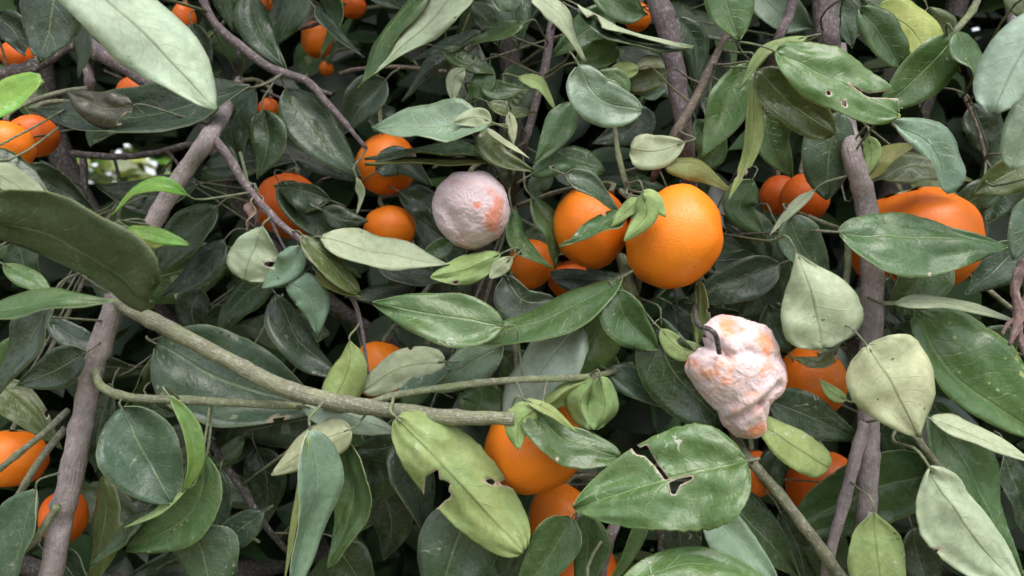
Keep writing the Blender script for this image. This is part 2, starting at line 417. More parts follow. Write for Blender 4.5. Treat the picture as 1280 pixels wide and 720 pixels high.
branch([(380, 96), (395, 110), (415, 118)], [6, 5, 4], 51, 'brown', name='twig')
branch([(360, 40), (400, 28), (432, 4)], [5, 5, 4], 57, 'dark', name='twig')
branch([(300, 190), (306, 214), (312, 240)], [4, 4, 4], 49, 'pgreen', name='twig')
branch([(1205, 120), (1222, 160), (1232, 200)], [4, 4, 4], 53, 'brown', name='twig')
branch([(1010, 270), (1040, 282), (1070, 292)], [5, 5, 5], 48, 'green', name='twig')
branch([(1060, 300), (1060, 330), (1056, 362)], [8, 9, 8], 47.5, 'pgreen', name='twig')
branch([(1086, 372), (1105, 378), (1124, 378)], [4, 4, 5], 46, 'pgreen', name='twig')
branch([(1118, 340), (1132, 362), (1140, 380)], [6, 6, 5], 47.5, 'green', name='twig')
branch([(872, 352), (872, 400), (870, 430)], [8, 9, 8], 47.5, 'green', name='twig')
branch([(838, 340, 2), (846, 380), (850, 420)], [3, 3, 3], 48.5, 'dark', name='twig')

BR_SAMPLES = list(SAMPLES)
NP_S = np.array([tuple(p) for p, r in BR_SAMPLES])

def nearest(p, deeper=None):
    d = NP_S - np.array(tuple(p))
    w = (d ** 2).sum(1)
    if deeper is not None: w = w + 10.0 * (NP_S[:, 1] < deeper)
    i = int(w.argmin())
    return Vector(NP_S[i]), math.sqrt(((NP_S[i] - np.array(tuple(p))) ** 2).sum())

# ------------------------------------------------------------------ leaves
PAL = {  # upper side, underside
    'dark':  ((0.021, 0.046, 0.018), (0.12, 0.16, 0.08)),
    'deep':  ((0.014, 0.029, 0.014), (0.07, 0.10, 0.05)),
    'mid':   ((0.048, 0.098, 0.031), (0.20, 0.26, 0.12)),
    'green': ((0.066, 0.130, 0.036), (0.24, 0.32, 0.13)),
    'bright':((0.140, 0.310, 0.042), (0.30, 0.42, 0.12)),
    'blue':  ((0.056, 0.098, 0.058), (0.18, 0.22, 0.15)),
    'lime':  ((0.110, 0.200, 0.050), (0.230, 0.320, 0.120)),
    'frost': ((0.300, 0.390, 0.345), (0.36, 0.44, 0.38)),  # palest upper side, with the sheen over its dust painted in
    'dolive':((0.040, 0.060, 0.024), (0.10, 0.12, 0.05)),
    'dry':   ((0.30, 0.19, 0.17), (0.36, 0.24, 0.21)),
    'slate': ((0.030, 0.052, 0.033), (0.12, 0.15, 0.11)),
    'mint':  ((0.145, 0.220, 0.150), (0.300, 0.390, 0.300)),  # dusty leaf; its pale sheen is put into the colour
    'pale':  ((0.060, 0.140, 0.040), (0.320, 0.365, 0.238)),
    'ypale': ((0.120, 0.220, 0.050), (0.220, 0.290, 0.110)),
    'olive': ((0.072, 0.096, 0.030), (0.15, 0.165, 0.055)),
    'brown': ((0.055, 0.056, 0.044), (0.12, 0.10, 0.06)),
    'yellow':((0.300, 0.350, 0.090), (0.36, 0.41, 0.13)),
}

def in_poly(x, y, poly):
    c = False; n = len(poly); j = n - 1
    for i in range(n):
        xi, yi = poly[i]; xj, yj = poly[j]
        if (yi > y) != (yj > y) and x < (xj - xi) * (y - yi) / (yj - yi) + xi: c = not c
        j = i
    return c

def seg_dist(x, y, poly):
    best = 1e9
    for i in range(len(poly)):
        (x1, y1), (x2, y2) = poly[i], poly[(i + 1) % len(poly)]
        dx, dy = x2 - x1, y2 - y1
        t = max(0, min(1, ((x - x1) * dx + (y - y1) * dy) / (dx * dx + dy * dy + 1e-9)))
        best = min(best, math.hypot(x - x1 - t * dx, y - y1 - t * dy))
    return best

def snap(x, y, polys):
    best = (1e9, x, y)
    for poly in polys:
        for i in range(len(poly)):
            (x1, y1), (x2, y2) = poly[i], poly[(i + 1) % len(poly)]
            dx, dy = x2 - x1, y2 - y1
            t = max(0, min(1, ((x - x1) * dx + (y - y1) * dy) / (dx * dx + dy * dy + 1e-9)))
            q = (math.hypot(x - x1 - t * dx, y - y1 - t * dy), x1 + t * dx, y1 + t * dy)
            if q < best: best = q
    return best[1], best[2]

def project(p):
    return 640 + p.x / (K * p.y), 360 - (p.z - CAM_Z) / (K * p.y)

def leaf_mesh(Mid, Lv, Rv, a, b, nv, top_sign, cols, cuts=None, wave=0.0, curl=0.0, thick=0.00022, seed=0.0, origin=None, nib=0.035):
    n = len(Mid); m = 2 * nv + 1
    if b > .5: a, b = a * 1.15, b * 1.42
    peak = (a / (a + b)) ** a * (b / (a + b)) ** b
    Pg = []
    for i in range(n):
        u = i / (n - 1)
        uu = 0.006 + 0.988 * u
        w = uu ** a * (1 - uu) ** b / peak
        row = []
        for j in range(m):
            v = j / nv - 1.0
            s = abs(v); sv = Lv[i] if v > 0 else Rv[i]
            e = 1 + nib * noise.noise(Vector((u * 23 + seed, seed * 3, 2 if v > 0 else 7))) * s + nib * 0.7 * noise.noise(Vector((u * 60 + seed, seed, 1 if v > 0 else 5))) * s
            p = Mid[i] + sv * (w * s * e)
            nrm = (Lv[i] - Rv[i]).cross(Mid[min(i + 1, n - 1)] - Mid[max(i - 1, 0)])
            if nrm.length > 1e-12: nrm.normalize()
            L = sv.length
            p = p + nrm * (L * (wave * s * s * math.sin(u * 11 + seed * 7 + (2.1 if v > 0 else 0)) * math.sin(math.pi * u) + curl * s * s * w))
            p = p + nrm * (L * (0.20 * noise.noise(Vector((u * 3.2 + seed * 5, v * 1.6, seed))) + .05 * noise.noise(Vector((u * 9 + seed, v * 3.5, seed * 2)))))
            row.append(p)
        Pg.append(row)
    keep = set()
    for i in range(n - 1):
        for j in range(m - 1):
            if cuts:
                c = (Pg[i][j] + Pg[i + 1][j] + Pg[i][j + 1] + Pg[i + 1][j + 1]) * 0.25
                X, Y = project(c)
                if any(in_poly(X, Y, q) for q in cuts): continue
            keep.add((i, j))
    if cuts:                                   # pull the torn border onto the tear's own line
        for i in range(n):
            for j in range(m):
                near_ = [(i + a_, j + b_) for a_ in (-1, 0) for b_ in (-1, 0) if 0 <= i + a_ < n - 1 and 0 <= j + b_ < m - 1]
                if any(q in keep for q in near_) and any(q not in keep for q in near_):
                    X, Y = project(Pg[i][j])
                    x2, y2 = snap(X, Y, cuts)
                    x2 += 0.5 * noise.noise(Vector((X * .4, Y * .4, 1))); y2 += 0.5 * noise.noise(Vector((X * .4, Y * .4, 5)))
                    if math.hypot(x2 - X, y2 - Y) < 7: Pg[i][j] = Pg[i][j] + Vector(((x2 - X) * K * Pg[i][j].y, 0, -(y2 - Y) * K * Pg[i][j].y))
    nr = [[None] * m for _ in range(n)]
    for i in range(n):
        for j in range(m):
            du = Pg[min(i + 1, n - 1)][j] - Pg[max(i - 1, 0)][j]
            dv = Pg[i][min(j + 1, m - 1)] - Pg[i][max(j - 1, 0)]
            q = du.cross(dv)
            nr[i][j] = q.normalized() if q.length > 1e-14 else Vector((0, -1, 0))
    o = origin or Mid[0]
    V, U, wear = [], [], []
    for sgn in (1, -1):
        for i in range(n):
            for j in range(m):
                V.append(Pg[i][j] + nr[i][j] * (thick * sgn * top_sign) - o)
                U.append((i / (n - 1), j / nv - 1.0))
                wv = 0.0
                if cuts:
                    X, Y = project(Pg[i][j])
                    dd = min(seg_dist(X, Y, c) for c in cuts)
                    wv = max(0.0, 1.0 - dd / 3.2)
                wear.append(wv)
    F, mi, sm = [], [], []
    H = n * m
    idx = lambda i, j: i * m + j
    for (i, j) in keep:
        q = (idx(i, j), idx(i + 1, j), idx(i + 1, j + 1), idx(i, j + 1))
        if top_sign < 0: q = q[::-1]
        F.append(q); mi.append(0); sm.append(True)
        F.append(tuple(k + H for k in q[::-1])); mi.append(1); sm.append(True)
    for (i, j) in keep:
        for (di, dj, e0, e1) in ((0, -1, idx(i, j), idx(i + 1, j)), (0, 1, idx(i + 1, j + 1), idx(i, j + 1)), (-1, 0, idx(i, j + 1), idx(i, j)), (1, 0, idx(i + 1, j), idx(i + 1, j + 1))):
            if (i + di, j + dj) not in keep:
                q = (e1, e0, e0 + H, e1 + H)
                F.append(q if top_sign > 0 else q[::-1]); mi.append(1); sm.append(False)
    ct, cu = cols
    return mesh('leaf', V, F, [M_TOP, M_UND], mi, sm, {'ctop': [(*ct, w) for w in wear], 'cund': [(*cu, w) for w in wear]}, U)

def jitter(c, k=0.12):
    f = 1 + rnd.uniform(-k, k); h = rnd.uniform(-k, k) * 0.5
    return (c[0] * f * (1 + h), c[1] * f, c[2] * f * (1 - h))

N_LEAF = 0
def leaf(pts, wl, wr, d, side='t', colr='mid', a=0.62, b=0.80, n=15, nv=4, cuts=None, wave=0.10, curl=0.0, tilt=None, stalk=True, zl=None, zr=None, ratio=0.44):
    """pts: midrib from base to tip in photo pixels (x, y[, extra depth cm]); wl / wr: half widths in photo pixels
    on the left / right hand when walking from base to tip; d distance in cm"""
    global N_LEAF
    P = [at(p[0], p[1], d + (p[2] if len(p) > 2 else 0)) for p in pts]
    if len(P) == 2:
        P.insert(1, (P[0] + P[1]) * 0.5 + Vector((0, -0.05 * (P[1] - P[0]).length * (1 if side == 't' else -1), 0)))
    mid = spline(P, n)
    eye = Vector((0, 0, CAM_Z)); bend = rnd.uniform(-.03, .14) * (P[-1] - P[0]).length
    mid = [eye + (q - eye) * ((q.y + bend * ((i / (n - 1)) ** 2 - .33)) / q.y) for i, q in enumerate(mid)]
    s = px(d)
    length = sum((mid[i + 1] - mid[i]).length for i in range(n - 1))
    need = ratio * length; have = (abs(wl) + abs(wr)) * s
    if cuts is None and length > 75 * s and rnd.random() < .14:      # insect bites out of the margin and small holes
        cuts = []
        for _ in range(rnd.choice((1, 1, 2, 3))):
            u_ = rnd.uniform(.25, .85); k_ = mid[int(u_ * (n - 1))]; X, Y = project(k_)
            tx, ty = project(mid[-1]); bx, by = project(mid[0]); ln_ = math.hypot(tx - bx, ty - by)
            lx, ly = (ty - by) / ln_, -(tx - bx) / ln_
            e_ = rnd.choice((.98, .95, 1.0)) * (4 * u_ * (1 - u_)) ** .7
            e_ *= wl if rnd.random() < .5 else -wr
            r_ = rnd.uniform(1.6, 4.5)
            cuts.append([(X + lx * e_ + r_ * rnd.uniform(.6, 1.4) * math.cos(q * .785), Y + ly * e_ + r_ * rnd.uniform(.6, 1.4) * math.sin(q * .785)) for q in range(8)])
        m2 = 38
        mid = spline(mid, m2); n = m2; nv = 11
    T = (mid[-1] - mid[0])
    Lw = Vector((-T.z, 0, T.x)); Lw.normalize()
    tl = 0.0
    if need > have: tl = 0.75 * math.sqrt(need * need - have * have) * 0.5
    tl = min(tl, 0.011)
    sg = 1 if Lw.z >= 0 else -1
    if tilt is not None: sg, tl = (1 if tilt > 0 else -1), abs(tilt) * 0.01
    fold = -rnd.uniform(.08, .42) if side == 't' else rnd.uniform(.05, .35)
    dl = sg * tl + fold * wl * s if zl is None else zl * 0.01
    dr = -sg * tl + fold * wr * s if zr is None else zr * 0.01
    Lv, Rv = [], []
    for i in range(n):
        t = mid[min(i + 1, n - 1)] - mid[max(i - 1, 0)]
        l = Vector((-t.z, 0, t.x)); l = l.normalized() if l.length > 1e-9 else Lw
        Lv.append(l * (wl * s) + Vector((0, dl, 0)))
        Rv.append(l * (-wr * s) + Vector((0, dr, 0)))
    if curl == 0: curl = rnd.uniform(-.22, .22)
    if length < 45 * s: b = max(b, .6)
    ct, cu = PAL[colr]
    me = leaf_mesh(mid, Lv, Rv, a, b, nv, 1 if side == 't' else -1, (jitter(ct), jitter(cu)), cuts, wave, curl, seed=rnd.random() * 30)
    o = link('leaf', me, tree, mid[0] - TREE_OFF)
    N_LEAF += 1
    if stalk:
        t0 = (mid[1] - mid[0]).normalized()
        p1 = mid[0] - t0 * 0.010 + Vector((0, 0.004, 0))
        tgt, dist = nearest(p1)
        if dist > 0.045 or tgt.y < p1.y - 0.012:
            tgt, dist = nearest(p1 + Vector((0, 0.12, 0.0)), p1.y + 0.03)
            p2 = p1 + Vector((rnd.uniform(-.008, .008), 0.035, rnd.uniform(-0.004, .012)))
            path = spline([mid[0] + t0 * 0.004, p1, p2, tgt], 12)
        else:
            q1 = mid[0] - t0 * min(.007, dist * .35)
            path = spline([mid[0] + t0 * 0.004, mid[0], q1, (q1 + tgt) * .5 + Vector((0, .002, 0)), tgt], 12)
        r = 0.00062 if length < 0.08 else 0.00085
        Vv, Ff, Uu = tube_geo(path, [r * (0.8 + 0.5 * i / len(path)) for i in range(len(path))], 6, 0.05)
        cc = BARK['pgreen'] if colr in ('pale', 'ypale', 'bright', 'yellow', 'mint', 'green') else BARK['green']
        pm = mesh('petiole', [v - mid[0] for v in Vv], Ff, [M_BARK], attrs={'col': [cc] * len(Vv)}, uv=Uu)
        link('petiole', pm, o)
    return o

# ---- upper left
leaf([(55, -70), (175, 36), (270, 136)], 46, 42, 37, 'b', 'mint', a=.5, b=.55, n=18)
leaf([(80, -60), (66, 15), (50, 78)], 40, 40, 45, 't', 'slate', b=.6)
leaf([(105, 15), (102, 60), (97, 97)], 14, 14, 47, 'b', 'slate')
leaf([(-70, 158), (0, 132), (52, 98)], 24, 27, 37, 't', 'bright', a=.5, b=.35)
leaf([(166, 132), (128, 134), (84, 114)], 26, 20, 47, 't', 'brown', b=.6, a=.5, cuts=[[(160, 140), (168, 143), (160, 152), (146, 155), (150, 148)]], n=26, nv=7)
leaf([(314, 110), (180, 145), (38, 138)], 40, 36, 49, 't', 'slate', a=.7, b=.8, n=20, nv=5)
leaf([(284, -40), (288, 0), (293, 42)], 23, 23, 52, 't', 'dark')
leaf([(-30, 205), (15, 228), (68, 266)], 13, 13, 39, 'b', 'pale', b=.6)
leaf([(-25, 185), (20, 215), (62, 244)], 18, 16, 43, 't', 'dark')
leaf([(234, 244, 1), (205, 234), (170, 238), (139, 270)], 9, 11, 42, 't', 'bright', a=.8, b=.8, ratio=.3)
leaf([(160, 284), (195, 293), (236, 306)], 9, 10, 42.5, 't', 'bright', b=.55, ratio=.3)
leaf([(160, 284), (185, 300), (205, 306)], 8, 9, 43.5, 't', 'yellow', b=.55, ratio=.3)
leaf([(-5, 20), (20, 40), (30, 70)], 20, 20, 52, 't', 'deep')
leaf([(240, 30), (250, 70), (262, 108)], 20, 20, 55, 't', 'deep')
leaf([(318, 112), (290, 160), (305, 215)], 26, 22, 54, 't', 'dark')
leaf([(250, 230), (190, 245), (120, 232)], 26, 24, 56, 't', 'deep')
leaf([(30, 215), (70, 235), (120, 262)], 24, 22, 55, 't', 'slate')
# ---- upper middle
leaf([(312, -10), (325, 40), (358, 88)], 18, 20, 52, 't', 'dark')
leaf([(385, -25), (365, 20), (342, 58)], 20, 20, 54, 't', 'dark')
leaf([(400, -20), (420, 20), (400, 75)], 14, 14, 55, 't', 'mid')
leaf([(395, 10), (420, 40), (455, 72)], 8, 9, 52, 't', 'slate')
leaf([(538, -20), (486, 40), (449, 110)], 19, 17, 46.5, 't', 'mid', a=.5)
leaf([(590, -28), (540, 22), (467, 94)], 31, 27, 45, 'b', 'pale', a=.55, b=.9, n=18)
leaf([(590, 48), (545, 85), (502, 127)], 14, 16, 50, 't', 'deep')
leaf([(600, 40), (560, 60), (512, 76)], 14, 13, 49, 't', 'slate')
leaf([(655, 30), (625, 42), (588, 54)], 12, 13, 48, 't', 'mid')
leaf([(552, 62), (585, 78), (618, 92)], 15, 13, 48.5, 't', 'mid')
leaf([(580, 86), (568, 100), (566, 126)], 11, 11, 47, 'b', 'pale', b=.5)
leaf([(612, 80), (600, 110), (580, 130)], 15, 14, 49, 't', 'mid')
leaf([(590, 5), (612, 30), (625, 60)], 18, 16, 50, 't', 'dark')
leaf([(610, -40), (640, 5), (648, 62)], 26, 30, 50.5, 't', 'blue')
leaf([(640, -30), (634, -10), (638, 14)], 18, 18, 47, 't', 'mint', b=.4)
leaf([(482, 100), (455, 130), (430, 168)], 24, 24, 53.5, 't', 'slate')
leaf([(358, 112), (398, 168), (452, 222)], 28, 30, 51.5, 't', 'dark', n=18)
leaf([(612, 156), (540, 158), (466, 161)], 31, 31, 45.5, 't', 'mint', a=.6, b=.7, n=18, nv=5, tilt=-1.2)
leaf([(614, 152), (594, 146), (566, 153)], 14, 12, 44.8, 'b', 'pale', a=.5, b=.6)
leaf([(612, 196), (540, 191), (456, 200)], 8, 15, 47.5, 't', 'dark')
leaf([(612, 203), (540, 202), (456, 205)], 9, 6, 47.0, 'b', 'olive', ratio=.3)
leaf([(330, 138), (335, 180), (322, 224)], 26, 20, 50, 't', 'dark')
leaf([(412, 250), (380, 238), (342, 232)], 26, 10, 52.5, 't', 'dark', n=16)
leaf([(350, 228), (372, 264), (424, 304)], 30, 13, 53, 't', 'dark', a=.5, b=.5)
leaf([(446, 222), (452, 244), (446, 268)], 6, 6, 49, 'b', 'pale')
leaf([(402, 262), (430, 275), (460, 276)], 16, 16, 51.5, 't', 'deep')
leaf([(605, 162), (622, 192), (668, 214)], 14, 20, 46.5, 't', 'olive', a=.5)
leaf([(604, 160), (630, 178), (662, 198)], 5, 4, 45.8, 'b', 'pale', ratio=.2)
leaf([(470, 215), (500, 200), (540, 232)], 18, 20, 53, 't', 'slate')
leaf([(500, 240), (535, 260), (560, 300)], 20, 20, 54, 't', 'deep')
# ---- upper centre
leaf([(668, -8), (700, 20), (732, 78)], 16, 18, 46, 'b', 'pale', a=.35, b=.8)
leaf([(722, 6), (775, 36), (866, 60)], 9, 11, 46, 'b', 'pale', a=.5, ratio=.3, cuts=[[(734, 22), (745, 18), (752, 32), (748, 45), (738, 34)]], n=30, nv=6)
leaf([(722, 12), (785, 50), (868, 60)], 8, 13, 46.8, 't', 'dark')
leaf([(720, 78), (745, 72), (772, 58)], 18, 18, 48, 't', 'green', a=.5, b=.4)
leaf([(798, 86), (775, 92), (750, 102)], 10, 14, 46.5, 'b', 'ypale', a=.5, b=.6)
leaf([(830, 92), (812, 100), (782, 108)], 14, 18, 47.5, 't', 'olive', b=.5)
leaf([(796, 86), (815, 78), (830, 84)], 12, 6, 46.8, 'b', 'pale', b=.5)
leaf([(800, 118), (815, 117), (832, 112)], 6, 8, 48, 't', 'mint', b=.4)
leaf([(724, 82), (748, 122), (802, 138)], 24, 34, 45, 't', 'mint', a=.5, b=.5, n=18, nv=5)
leaf([(745, 92), (775, 105), (778, 130)], 14, 10, 46, 't', 'green')
leaf([(855, 178), (822, 188), (788, 186)], 25, 21, 45.5, 'b', 'pale', a=.7, b=.35)
leaf([(828, 203), (872, 204), (914, 238)], 10, 22, 45.8, 'b', 'olive', a=.5, b=.7)
leaf([(936, 80), (908, 140), (878, 197)], 24, 27, 47, 't', 'green', n=17)
leaf([(942, 100), (940, 180), (911, 250)], 9, 9, 45.5, 'b', 'ypale', ratio=.2)
leaf([(1008, 46), (960, 60), (924, 110)], 9, 9, 43.5, 'b', 'ypale', ratio=.25, a=.5)
leaf([(895, -40), (908, 5), (924, 50)], 34, 30, 47.5, 't', 'green', b=.6)
leaf([(714, 128), (700, 165), (668, 204)], 16, 24, 47, 't', 'mid')
leaf([(664, 218), (712, 194), (755, 214)], 16, 18, 47.8, 't', 'mid', a=.5, b=.5)
leaf([(648, 96), (675, 105), (694, 138)], 9, 11, 47.5, 'b', 'ypale')
leaf([(600, 108), (625, 115), (660, 112)], 14, 12, 49, 't', 'mid')
leaf([(636, 140), (640, 160), (642, 182)], 7, 7, 47.5, 'b', 'pale', ratio=.3)
leaf([(610, 128), (640, 140), (668, 140)], 10, 12, 48.5, 't', 'olive')
leaf([(740, -20), (780, 10), (810, 18)], 26, 24, 50, 't', 'mid')
leaf([(845, 20), (870, 60), (866, 110)], 20, 20, 53, 't', 'dark')
leaf([(800, 130), (790, 160), (740, 180)], 24, 24, 54, 't', 'slate')
leaf([(870, 150), (885, 190), (870, 215)], 24, 18, 51, 't', 'mid')
leaf([(770, 12), (730, 40), (690, 70)], 22, 22, 52, 't', 'mid')
# ---- upper right
leaf([(970, 64), (1045, 103), (1122, 144)], 44, 36, 42.5, 't', 'green', a=.45, b=.5, n=44, nv=16, tilt=.6,
     cuts=[[(1060, 104), (1084, 117), (1110, 114), (1150, 104), (1160, 122), (1118, 123), (1085, 122), (1064, 107)],
           [(1033, 114), (1038, 114), (1038, 119), (1034, 120)], [(1052, 126), (1057, 124), (1058, 134), (1053, 132)]])
leaf([(948, 88), (985, 125), (1042, 168)], 28, 32, 45, 't', 'olive', a=.5, b=.5)
leaf([(1192, 48), (1150, 92), (1098, 140)], 32, 27, 45.5, 't', 'green', n=17, a=.5, b=.55)
leaf([(1098, 8), (1140, 40), (1165, 84)], 32, 20, 47.5, 't', 'yellow', a=.4, b=.4)
leaf([(1074, 10), (1100, 40), (1128, 82)], 24, 26, 46.8, 't', 'mid', a=.6, b=.5)
leaf([(1192, 40), (1218, 78), (1248, 124)], 34, 26, 44, 't', 'mid', a=.35, b=.4, tilt=1)
leaf([(1320, 0), (1275, 70), (1243, 140)], 24, 34, 38.5, 'b', 'mint', a=.6, b=.45)
leaf([(1298, 110), (1278, 160), (1266, 212)], 20, 24, 40, 't', 'mint', b=.5)
leaf([(1116, 154), (1168, 186), (1187, 242)], 30, 26, 43.5, 't', 'mint', a=.6, b=.45, n=17, tilt=.6)
leaf([(1124, 150), (1120, 146), (1114, 142)], 5, 5, 43.6, 't', 'yellow', b=.4, stalk=False)
leaf([(1052, 140), (1036, 195), (1034, 250)], 32, 36, 47.5, 't', 'blue', b=.6)
leaf([(1080, 226), (1105, 194), (1150, 178)], 12, 14, 46, 'b', 'olive')
leaf([(1086, 170), (1090, 195), (1082, 222)], 10, 8, 45.8, 'b', 'ypale')
leaf([(1100, 224), (1150, 208), (1215, 226)], 20, 20, 48, 't', 'olive')
leaf([(1285, 205), (1250, 222), (1214, 246)], 26, 20, 46.5, 't', 'olive')
leaf([(955, 140), (962, 180), (990, 222)], 26, 24, 48.5, 't', 'mid')
leaf([(940, -20), (975, 20), (1015, 36)], 30, 26, 56, 't', 'mint')
leaf([(1070, -20), (1110, 4), (1150, 14)], 22, 20, 50, 't', 'blue')
leaf([(1048, -20), (1054, 20), (1066, 60)], 22, 20, 55, 't', 'blue')
leaf([(1262, -20), (1275, 5), (1290, 30)], 20, 20, 46, 't', 'olive')
leaf([(1160, 10), (1175, 50), (1200, 90)], 24, 24, 53, 't', 'olive')
leaf([(1215, 130), (1230, 165), (1240, 200)], 26, 26, 56, 't', 'deep')
leaf([(1130, 200), (1160, 240), (1225, 262)], 24, 20, 52, 't', 'olive')
leaf([(1250, 235), (1215, 250), (1190, 285)], 20, 20, 50, 't', 'dark')
# ---- middle left
leaf([(-90, 274), (20, 282), (112, 318), (190, 375)], 54, 48, 34.5, 't', 'dolive', a=.95, b=.34, n=22, nv=6, wave=.03, tilt=-1.6)
leaf([(-20, 392), (60, 378), (148, 377)], 18, 18, 37.5, 't', 'mid', a=.6, b=.9)
leaf([(64, 372), (40, 425), (-15, 505)], 24, 34, 41.5, 't', 'slate')
leaf([(108, 440), (70, 462), (20, 482)], 26, 24, 46, 't', 'deep')
leaf([(272, 258), (226, 300), (186, 350)], 28, 26, 51, 't', 'dark')
leaf([(280, 300), (250, 335), (200, 374)], 22, 20, 52, 't', 'slate')
leaf([(196, 430), (290, 478), (402, 512)], 54, 52, 51.5, 't', 'blue', n=20, nv=5, a=.6, b=.7, tilt=1.6,
     cuts=[[(340, 518), (347, 520), (352, 528), (358, 520), (362, 524), (358, 534), (348, 534), (342, 528)]])
leaf([(328, 283), (314, 318), (305, 350)], 36, 32, 46.3, 'b', 'pale', a=.8, b=.42, nv=6, n=24, cuts=[[(328, 330), (336, 327), (352, 329), (350, 333), (336, 334)]])
leaf([(375, 308), (362, 335), (328, 360)], 16, 20, 46.6, 't', 'mint', a=.5, b=.6)
leaf([(368, 318), (365, 342), (336, 360)], 12, 14, 47, 't', 'green', a=.5, b=.6)
leaf([(345, 340), (300, 375), (270, 425)], 24, 22, 54, 't', 'dark')
leaf([(250, 360), (240, 390), (255, 430)], 22, 22, 56, 't', 'deep')
leaf([(20, 300), (30, 330), (45, 372)], 22, 22, 45, 't', 'dark')
leaf([(5, 330), (40, 350), (70, 372)], 10, 10, 40, 't', 'green')
leaf([(60, 400), (100, 425), (135, 430)], 14, 14, 48, 't', 'slate')
leaf([(-10, 480), (28, 505), (78, 562)], 18, 17, 49, 't', 'olive')
leaf([(-10, 478), (20, 440), (60, 425)], 20, 20, 50, 't', 'mid')
# ---- centre
leaf([(402, 297), (480, 318), (562, 330)], 20, 21, 46.4, 'b', 'pale', a=.55, b=.75, n=18)
leaf([(625, 318), (585, 335), (538, 346)], 19, 18, 46.2, 'b', 'lime', a=.6, b=.55)
leaf([(566, 300), (545, 312), (525, 322)], 14, 10, 48, 't', 'mid')
leaf([(640, 322), (625, 335), (612, 348)], 10, 10, 45.8, 'b', 'pale', b=.5)
leaf([(630, 407), (548, 394), (466, 379)], 36, 29, 44.3, 't', 'green', n=20, nv=5, a=.55, b=.72)
leaf([(778, 346), (690, 396), (576, 427)], 25, 18, 44.8, 't', 'mid', n=20, nv=5, a=.75, b=.75)
leaf([(632, 345), (655, 375), (694, 376)], 14, 34, 47.5, 't', 'slate', a=.5, b=.5)
leaf([(378, 294), (405, 322), (448, 366)], 11, 15, 46.3, 't', 'olive', b=.5)
leaf([(395, 338), (420, 356), (452, 372)], 8, 10, 46.6, 'b', 'olive')
leaf([(358, 352), (388, 372), (398, 420)], 24, 20, 46.8, 't', 'mint', a=.6, b=.7)
leaf([(345, 368), (376, 428), (428, 476)], 17, 20, 48.5, 't', 'slate')
leaf([(345, 415), (352, 430), (360, 450)], 9, 9, 49.5, 't', 'mid')
leaf([(437, 426), (436, 460), (410, 512)], 26, 22, 46.2, 'b', 'ypale', a=1.0, b=.4)
leaf([(556, 452), (505, 458), (452, 488)], 24, 22, 46.8, 'b', 'pale', a=.4, b=.45)
leaf([(562, 462), (530, 474), (498, 488)], 10, 10, 46.4, 't', 'blue')
leaf([(628, 432), (590, 452), (540, 490)], 28, 22, 46.9, 't', 'mint', a=.6, b=.55)
leaf([(722, 402), (684, 455), (632, 522)], 33, 35, 45.9, 't', 'frost', a=.5, b=.5, n=18, tilt=-1.2)
leaf([(664, 245), (690, 285), (694, 336)], 14, 14, 49, 't', 'mid')
leaf([(640, 262), (650, 305), (690, 335)], 13, 12, 48.5, 't', 'mid')
leaf([(690, 215), (672, 232), (668, 250)], 14, 14, 51, 't', 'blue')
leaf([(470, 330), (515, 345), (560, 352)], 14, 14, 52, 't', 'slate')
leaf([(520, 356), (480, 365), (430, 372)], 14, 14, 53, 't', 'deep')
leaf([(600, 470), (602, 500), (592, 520)], 30, 28, 48, 't', 'mid', b=.4)
# ---- centre right
leaf([(784, 268), (748, 282), (699, 308)], 15, 12, 44, 't', 'mid', a=.8, b=1.2, tilt=-.8)
leaf([(804, 242), (808, 268), (780, 301)], 14, 14, 42.4, 'b', 'lime', a=.45, b=.6)
leaf([(800, 246), (816, 250), (832, 271)], 12, 12, 42.6, 'b', 'lime', a=.5, b=.45)
leaf([(803, 250), (785, 262), (764, 284)], 9, 11, 43.0, 'b', 'lime', a=.5, b=.7)
leaf([(792, 352), (745, 350), (688, 342)], 20, 14, 52, 't', 'slate', a=.5, b=.5)
leaf([(708, 218), (738, 232), (776, 268)], 14, 18, 44.5, 't', 'dark', a=.5, b=.7)
leaf([(974, 330), (920, 352), (856, 378)], 26, 24, 49.5, 't', 'slate', a=.6, b=.7)
leaf([(768, 364), (785, 400), (822, 436)], 22, 34, 44.6, 't', 'mid', a=.5, b=.6, n=18)
leaf([(826, 398), (836, 455), (900, 528)], 36, 42, 45.2, 't', 'dark', a=.7, b=.5, n=20, nv=5)
leaf([(772, 352), (742, 420), (700, 468)], 34, 24, 46.4, 't', 'green', a=.5, b=.42, n=20, nv=6, curl=.25, cuts=[[(718, 430), (724, 427), (729, 431), (722, 435)]])
leaf([(826, 412), (850, 435), (880, 438)], 12, 16, 44.9, 'b', 'ypale', a=.5, b=.5)
leaf([(876, 352), (878, 400), (872, 432)], 8, 8, 47, 'b', 'ypale')
leaf([(760, 462), (800, 482), (850, 515)], 20, 18, 46.2, 't', 'blue')
leaf([(905, 270), (945, 290), (972, 345)], 24, 24, 53, 't', 'dark')
leaf([(840, 380), (880, 400), (930, 392)], 24, 22, 54, 't', 'deep')
leaf([(960, 340), (950, 370), (920, 400)], 24, 24, 54, 't', 'dark')
leaf([(940, 225), (925, 260), (960, 300)], 22, 22, 52, 't', 'mid')
